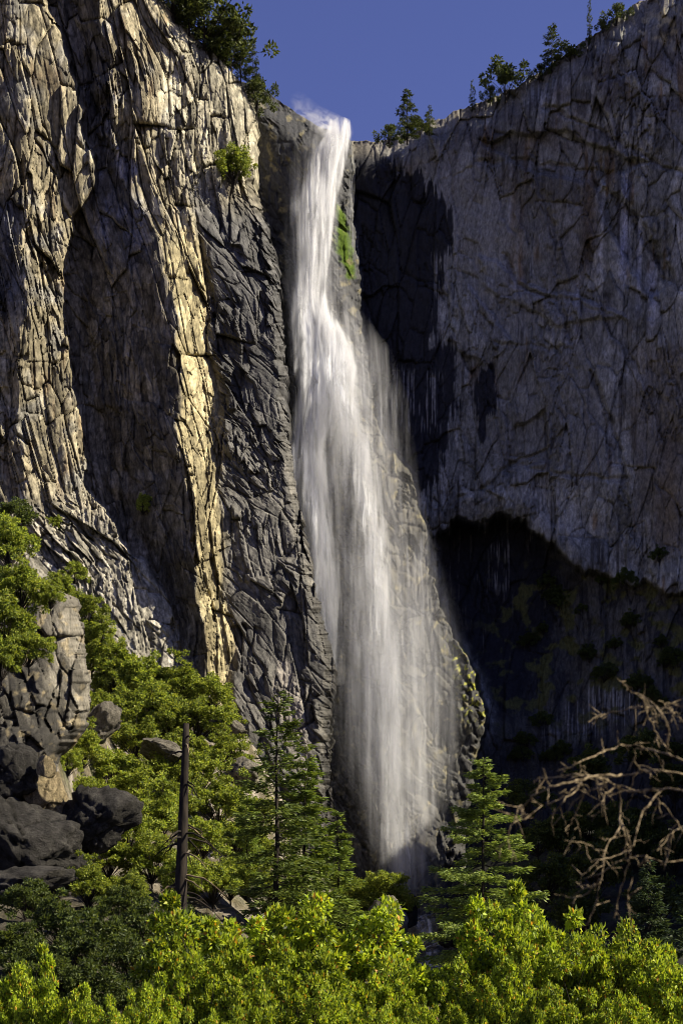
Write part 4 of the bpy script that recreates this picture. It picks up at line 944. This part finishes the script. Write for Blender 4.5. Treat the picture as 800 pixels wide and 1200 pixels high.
rim_tree('bush', 592, 74, 116, 'broad round dark tree on the right rim', 1, wide=1.15)
rim_tree('bush', 574, 100, 120, 'small bush beside the broad round rim tree', 0)
rim_tree('pine', 646, 27, 92, 'leaning layered pine high on the right rim', 1, wide=.95)
rim_tree('bush', 632, 74, 95, 'dark shrub at the foot of the layered pine', 0)
rim_tree('bush', 668, 52, 76, 'low scrub uphill of the layered pine', 1, wide=1.3)
rim_tree('spire', 690, -8, 52, 'tall thin spire conifer near the top of the right rim', 2, wide=.55)
rim_tree('bush', 722, 4, 34, 'dark rim shrub uphill of the tall thin spire', 0)
rim_tree('bush', 706, 24, 40, 'small scrub at the foot of the tall thin spire', 1)
LG = 'trees crowding the rim of the sunlit cliff'; LL = 'dark leafy tree crowding the rim of the sunlit cliff'
for k, (px, top, base, wd) in enumerate(((204, -30, 22, 1.3), (222, -32, 40, 1.2), (240, -18, 58, 1.2), (256, 12, 72, 1.1), (270, 22, 84, 1.1), (282, 40, 96, 1.1), (246, 30, 72, 1.0))):
    rim_tree('pine' if k in (1, 3, 5) else 'bush', px, top, base, LL, k, 'L', wd, LG)
rim_tree('spire', 262, 8, 80, 'pointed conifer top among the leafy trees on the sunlit rim', 1, 'L', 1.2)
rim_tree('pine', 296, 44, 118, 'slender dark pine at the end of the sunlit rim', 1, 'L', .55)
rim_tree('bush', 301, 92, 136, 'yellow-green tinged bush hanging off the end of the sunlit rim', 0, 'L', .9)
rim_tree('bush', 188, -40, 8, 'small leafy tree where the sunlit rim leaves the frame', 1, 'L', 1.1)

# --- oak thicket in the foreground
OAK_C = [(.33, .41, .03), (.22, .30, .024), (.45, .48, .04), (.46, .24, .03), (.07, .105, .016)]
OAK = [broad_mesh('oak%d' % k, 500+k, (3.4, 3.2, 3.1), 3.6, 100, 23000, .20, OAK_C, [6, 4, 2.5, .5, 4], .125, .8, 0, .13, shell=.5, up=.2) for k in range(3)]
GO = 'yellow-green oaks of the foreground thicket'; LO = 'bright yellow-green oak with scattered orange leaves in the foreground thicket'
oaks = [(268, 1046, 62, .85), (322, 1044, 66, .72), (394, 1038, 66, .9), (236, 1100, 58, .62), (352, 1092, 56, .62), (440, 1112, 58, .6), (588, 1038, 66, .7), (640, 1058, 62, .66), (696, 1066, 62, .7), (572, 1112, 56, .6), (752, 1086, 66, .62), (806, 1094, 60, .7),
        (10, 1106, 56, .62), (58, 1132, 54, .5), (128, 1158, 52, .55), (182, 1140, 54, .5), (292, 1142, 48, .6), (400, 1150, 48, .6), (512, 1166, 52, .5), (634, 1140, 48, .55), (712, 1150, 48, .55), (462, 1166, 46, .5), (790, 1150, 46, .6), (228, 1172, 44, .5)]
for k, (px, top, Y, wd) in enumerate(oaks):
    x = (px-400)*K*Y; z0 = float(ground_z(x, Y)); s = (EYE+(1200-top)*K*Y - z0)/6.9
    lab = ('bright yellow-green oak with orange flecks behind the low scrub, below the spindly pine' if px < 460 else 'bright yellow-green oak with orange flecks between the broad fir and the dead branches') if top < 1115 and px > 200 else \
          ('sunlit oak scrub at the edge of the dark hollow under the boulders' if px < 235 else 'low oak scrub crouching in front of the taller yellow-green oaks')
    tree('oak_tree', OAK[k % 3], (x, Y, z0), (s*wd, s*wd, s), lab, 'tree', GO, k*2.4)

# ------------------------------------------------------------------ dead branches close to the camera
def dead_tree():
    Y0 = 9.0
    e = empty('dead_tree', (2.75, Y0+.3, 0), 'leafless dead tree with arching golden-grey branches and tangled twigs', 'tree')
    ox, oy, oz = 2.75, Y0+.3, 0.
    def w(cx, cy, dy=0.0):
        p = pt(560+cx/3.333, 780+cy/3.333, Y0+dy); return np.array([p.x-ox, p.y-oy, p.z-oz])
    b = MB(); b.tube([(0, 0, -.1), (.05, 0, .8), (-.03, 0, 1.7), (.06, .03, 2.6), (-.02, 0, 3.3)], [.11, .09, .075, .055, .03], 9); link('trunk', b.mesh('dead_trunk', M_PALE), e)
    rg = np.random.default_rng(31)
    main = [([(540, 50), (580, 90), (620, 115), (660, 125), (700, 165), (730, 210), (745, 260), (735, 330)], 6), ([(705, 135), (740, 150), (800, 165), (900, 150), (1080, 230)], 8), ([(740, 150), (760, 185), (800, 225), (900, 300)], 7),
            ([(425, 220), (470, 195), (520, 182), (580, 172), (640, 160)], 6), ([(650, 70), (645, 140), (660, 190), (690, 250), (705, 320)], 6), ([(330, 410), (390, 380), (430, 360), (500, 330), (560, 308), (640, 320), (700, 335), (740, 345), (800, 370), (940, 420), (1100, 520)], 9),
            ([(380, 420), (470, 442), (560, 430), (640, 415), (700, 405), (800, 425), (960, 480), (1100, 560)], 8), ([(235, 435), (300, 438), (390, 425), (430, 425), (490, 445), (530, 465), (570, 490), (620, 490), (700, 480), (800, 485), (950, 560), (1100, 640)], 9),
            ([(120, 720), (120, 640), (145, 590), (180, 540), (230, 500), (290, 465), (370, 455), (460, 430), (560, 430)], 7), ([(300, 665), (285, 620), (290, 580), (330, 530), (390, 480), (400, 455)], 6), ([(335, 650), (360, 620), (380, 580), (400, 520), (440, 485), (500, 470)], 6),
            ([(440, 980), (470, 870), (485, 800), (500, 700), (550, 640), (555, 560), (550, 470)], 7), ([(530, 990), (560, 850), (600, 720), (620, 640), (640, 570), (690, 510), (720, 480)], 7), ([(335, 685), (400, 690), (470, 720), (500, 730)], 5), ([(485, 590), (480, 540), (500, 500), (540, 470)], 5),
            ([(80, 530), (150, 555), (170, 548)], 4), ([(235, 435), (240, 475), (225, 500)], 5), ([(610, 320), (612, 380), (640, 415)], 5), ([(690, 510), (740, 560), (790, 640), (860, 700), (1000, 820)], 7), ([(590, 715), (575, 680), (570, 650), (560, 600)], 6), ([(700, 720), (750, 660), (770, 640), (850, 610), (1000, 640)], 7),
            ([(430, 800), (470, 760), (540, 740), (600, 720)], 5), ([(300, 890), (380, 910), (440, 880), (480, 830)], 5), ([(520, 780), (560, 760), (640, 740), (720, 770), (820, 760), (1000, 860)], 6), ([(600, 830), (580, 900), (590, 960)], 5), ([(640, 150), (700, 165), (720, 170)], 4)]
    twig_src = []
    for pts, r in main:
        m = len(pts); dep = rg.normal(0, .25); ph = rg.uniform(0, 6)
        P0 = np.array([w(px_, py_, dep*(1 if max(p[0] for p in pts) < 850 else .3) + .2*math.sin(i*.9+ph)) for i, (px_, py_) in enumerate(pts)])
        t = np.linspace(0, m-1, m*4); q = np.stack([np.interp(t, range(m), P0[:, i]) for i in range(3)], 1)
        q[1:-1] = .25*q[:-2]+.5*q[1:-1]+.25*q[2:]; q += rg.normal(0, .0035, q.shape)
        big = pts[-1][0] > 830 or pts[-1][0] > pts[0][0]
        rr = np.linspace(.35, 1.0, len(q))*r*.0008 if big else np.linspace(.5, 1, len(q))*r*.0008
        rr = rr*(1+.18*rg.normal(size=len(q)).clip(-1, 1.6))
        b = MB(); b.tube(q, rr, 6)
        for k in range(int(1.4*m)):
            i = rg.integers(1, len(q)-1)
            if q[i, 0] > .2-.75+.6: continue
            d = rg.normal(0, 1, 3); d[2] -= .5; d /= np.linalg.norm(d); L = rg.uniform(.03, .14); tt = np.linspace(0, 1, 6)[:, None]
            c = q[i][None]+d[None]*L*tt + np.array([0, 0, -1.])[None]*L*.35*tt**2 + rg.normal(0, .008, (6, 3))*tt
            b.tube(c, np.linspace(.003, .0012, 6), 4)
            if rg.random() < .6:
                d2 = d+rg.normal(0, .7, 3); c2 = c[3][None]+d2[None]*L*.5*np.linspace(0, 1, 4)[:, None]; b.tube(c2, np.linspace(.0035, .0015, 4), 4)
        link('branch', b.mesh('dead_branch', M_PALE), e)
dead_tree()
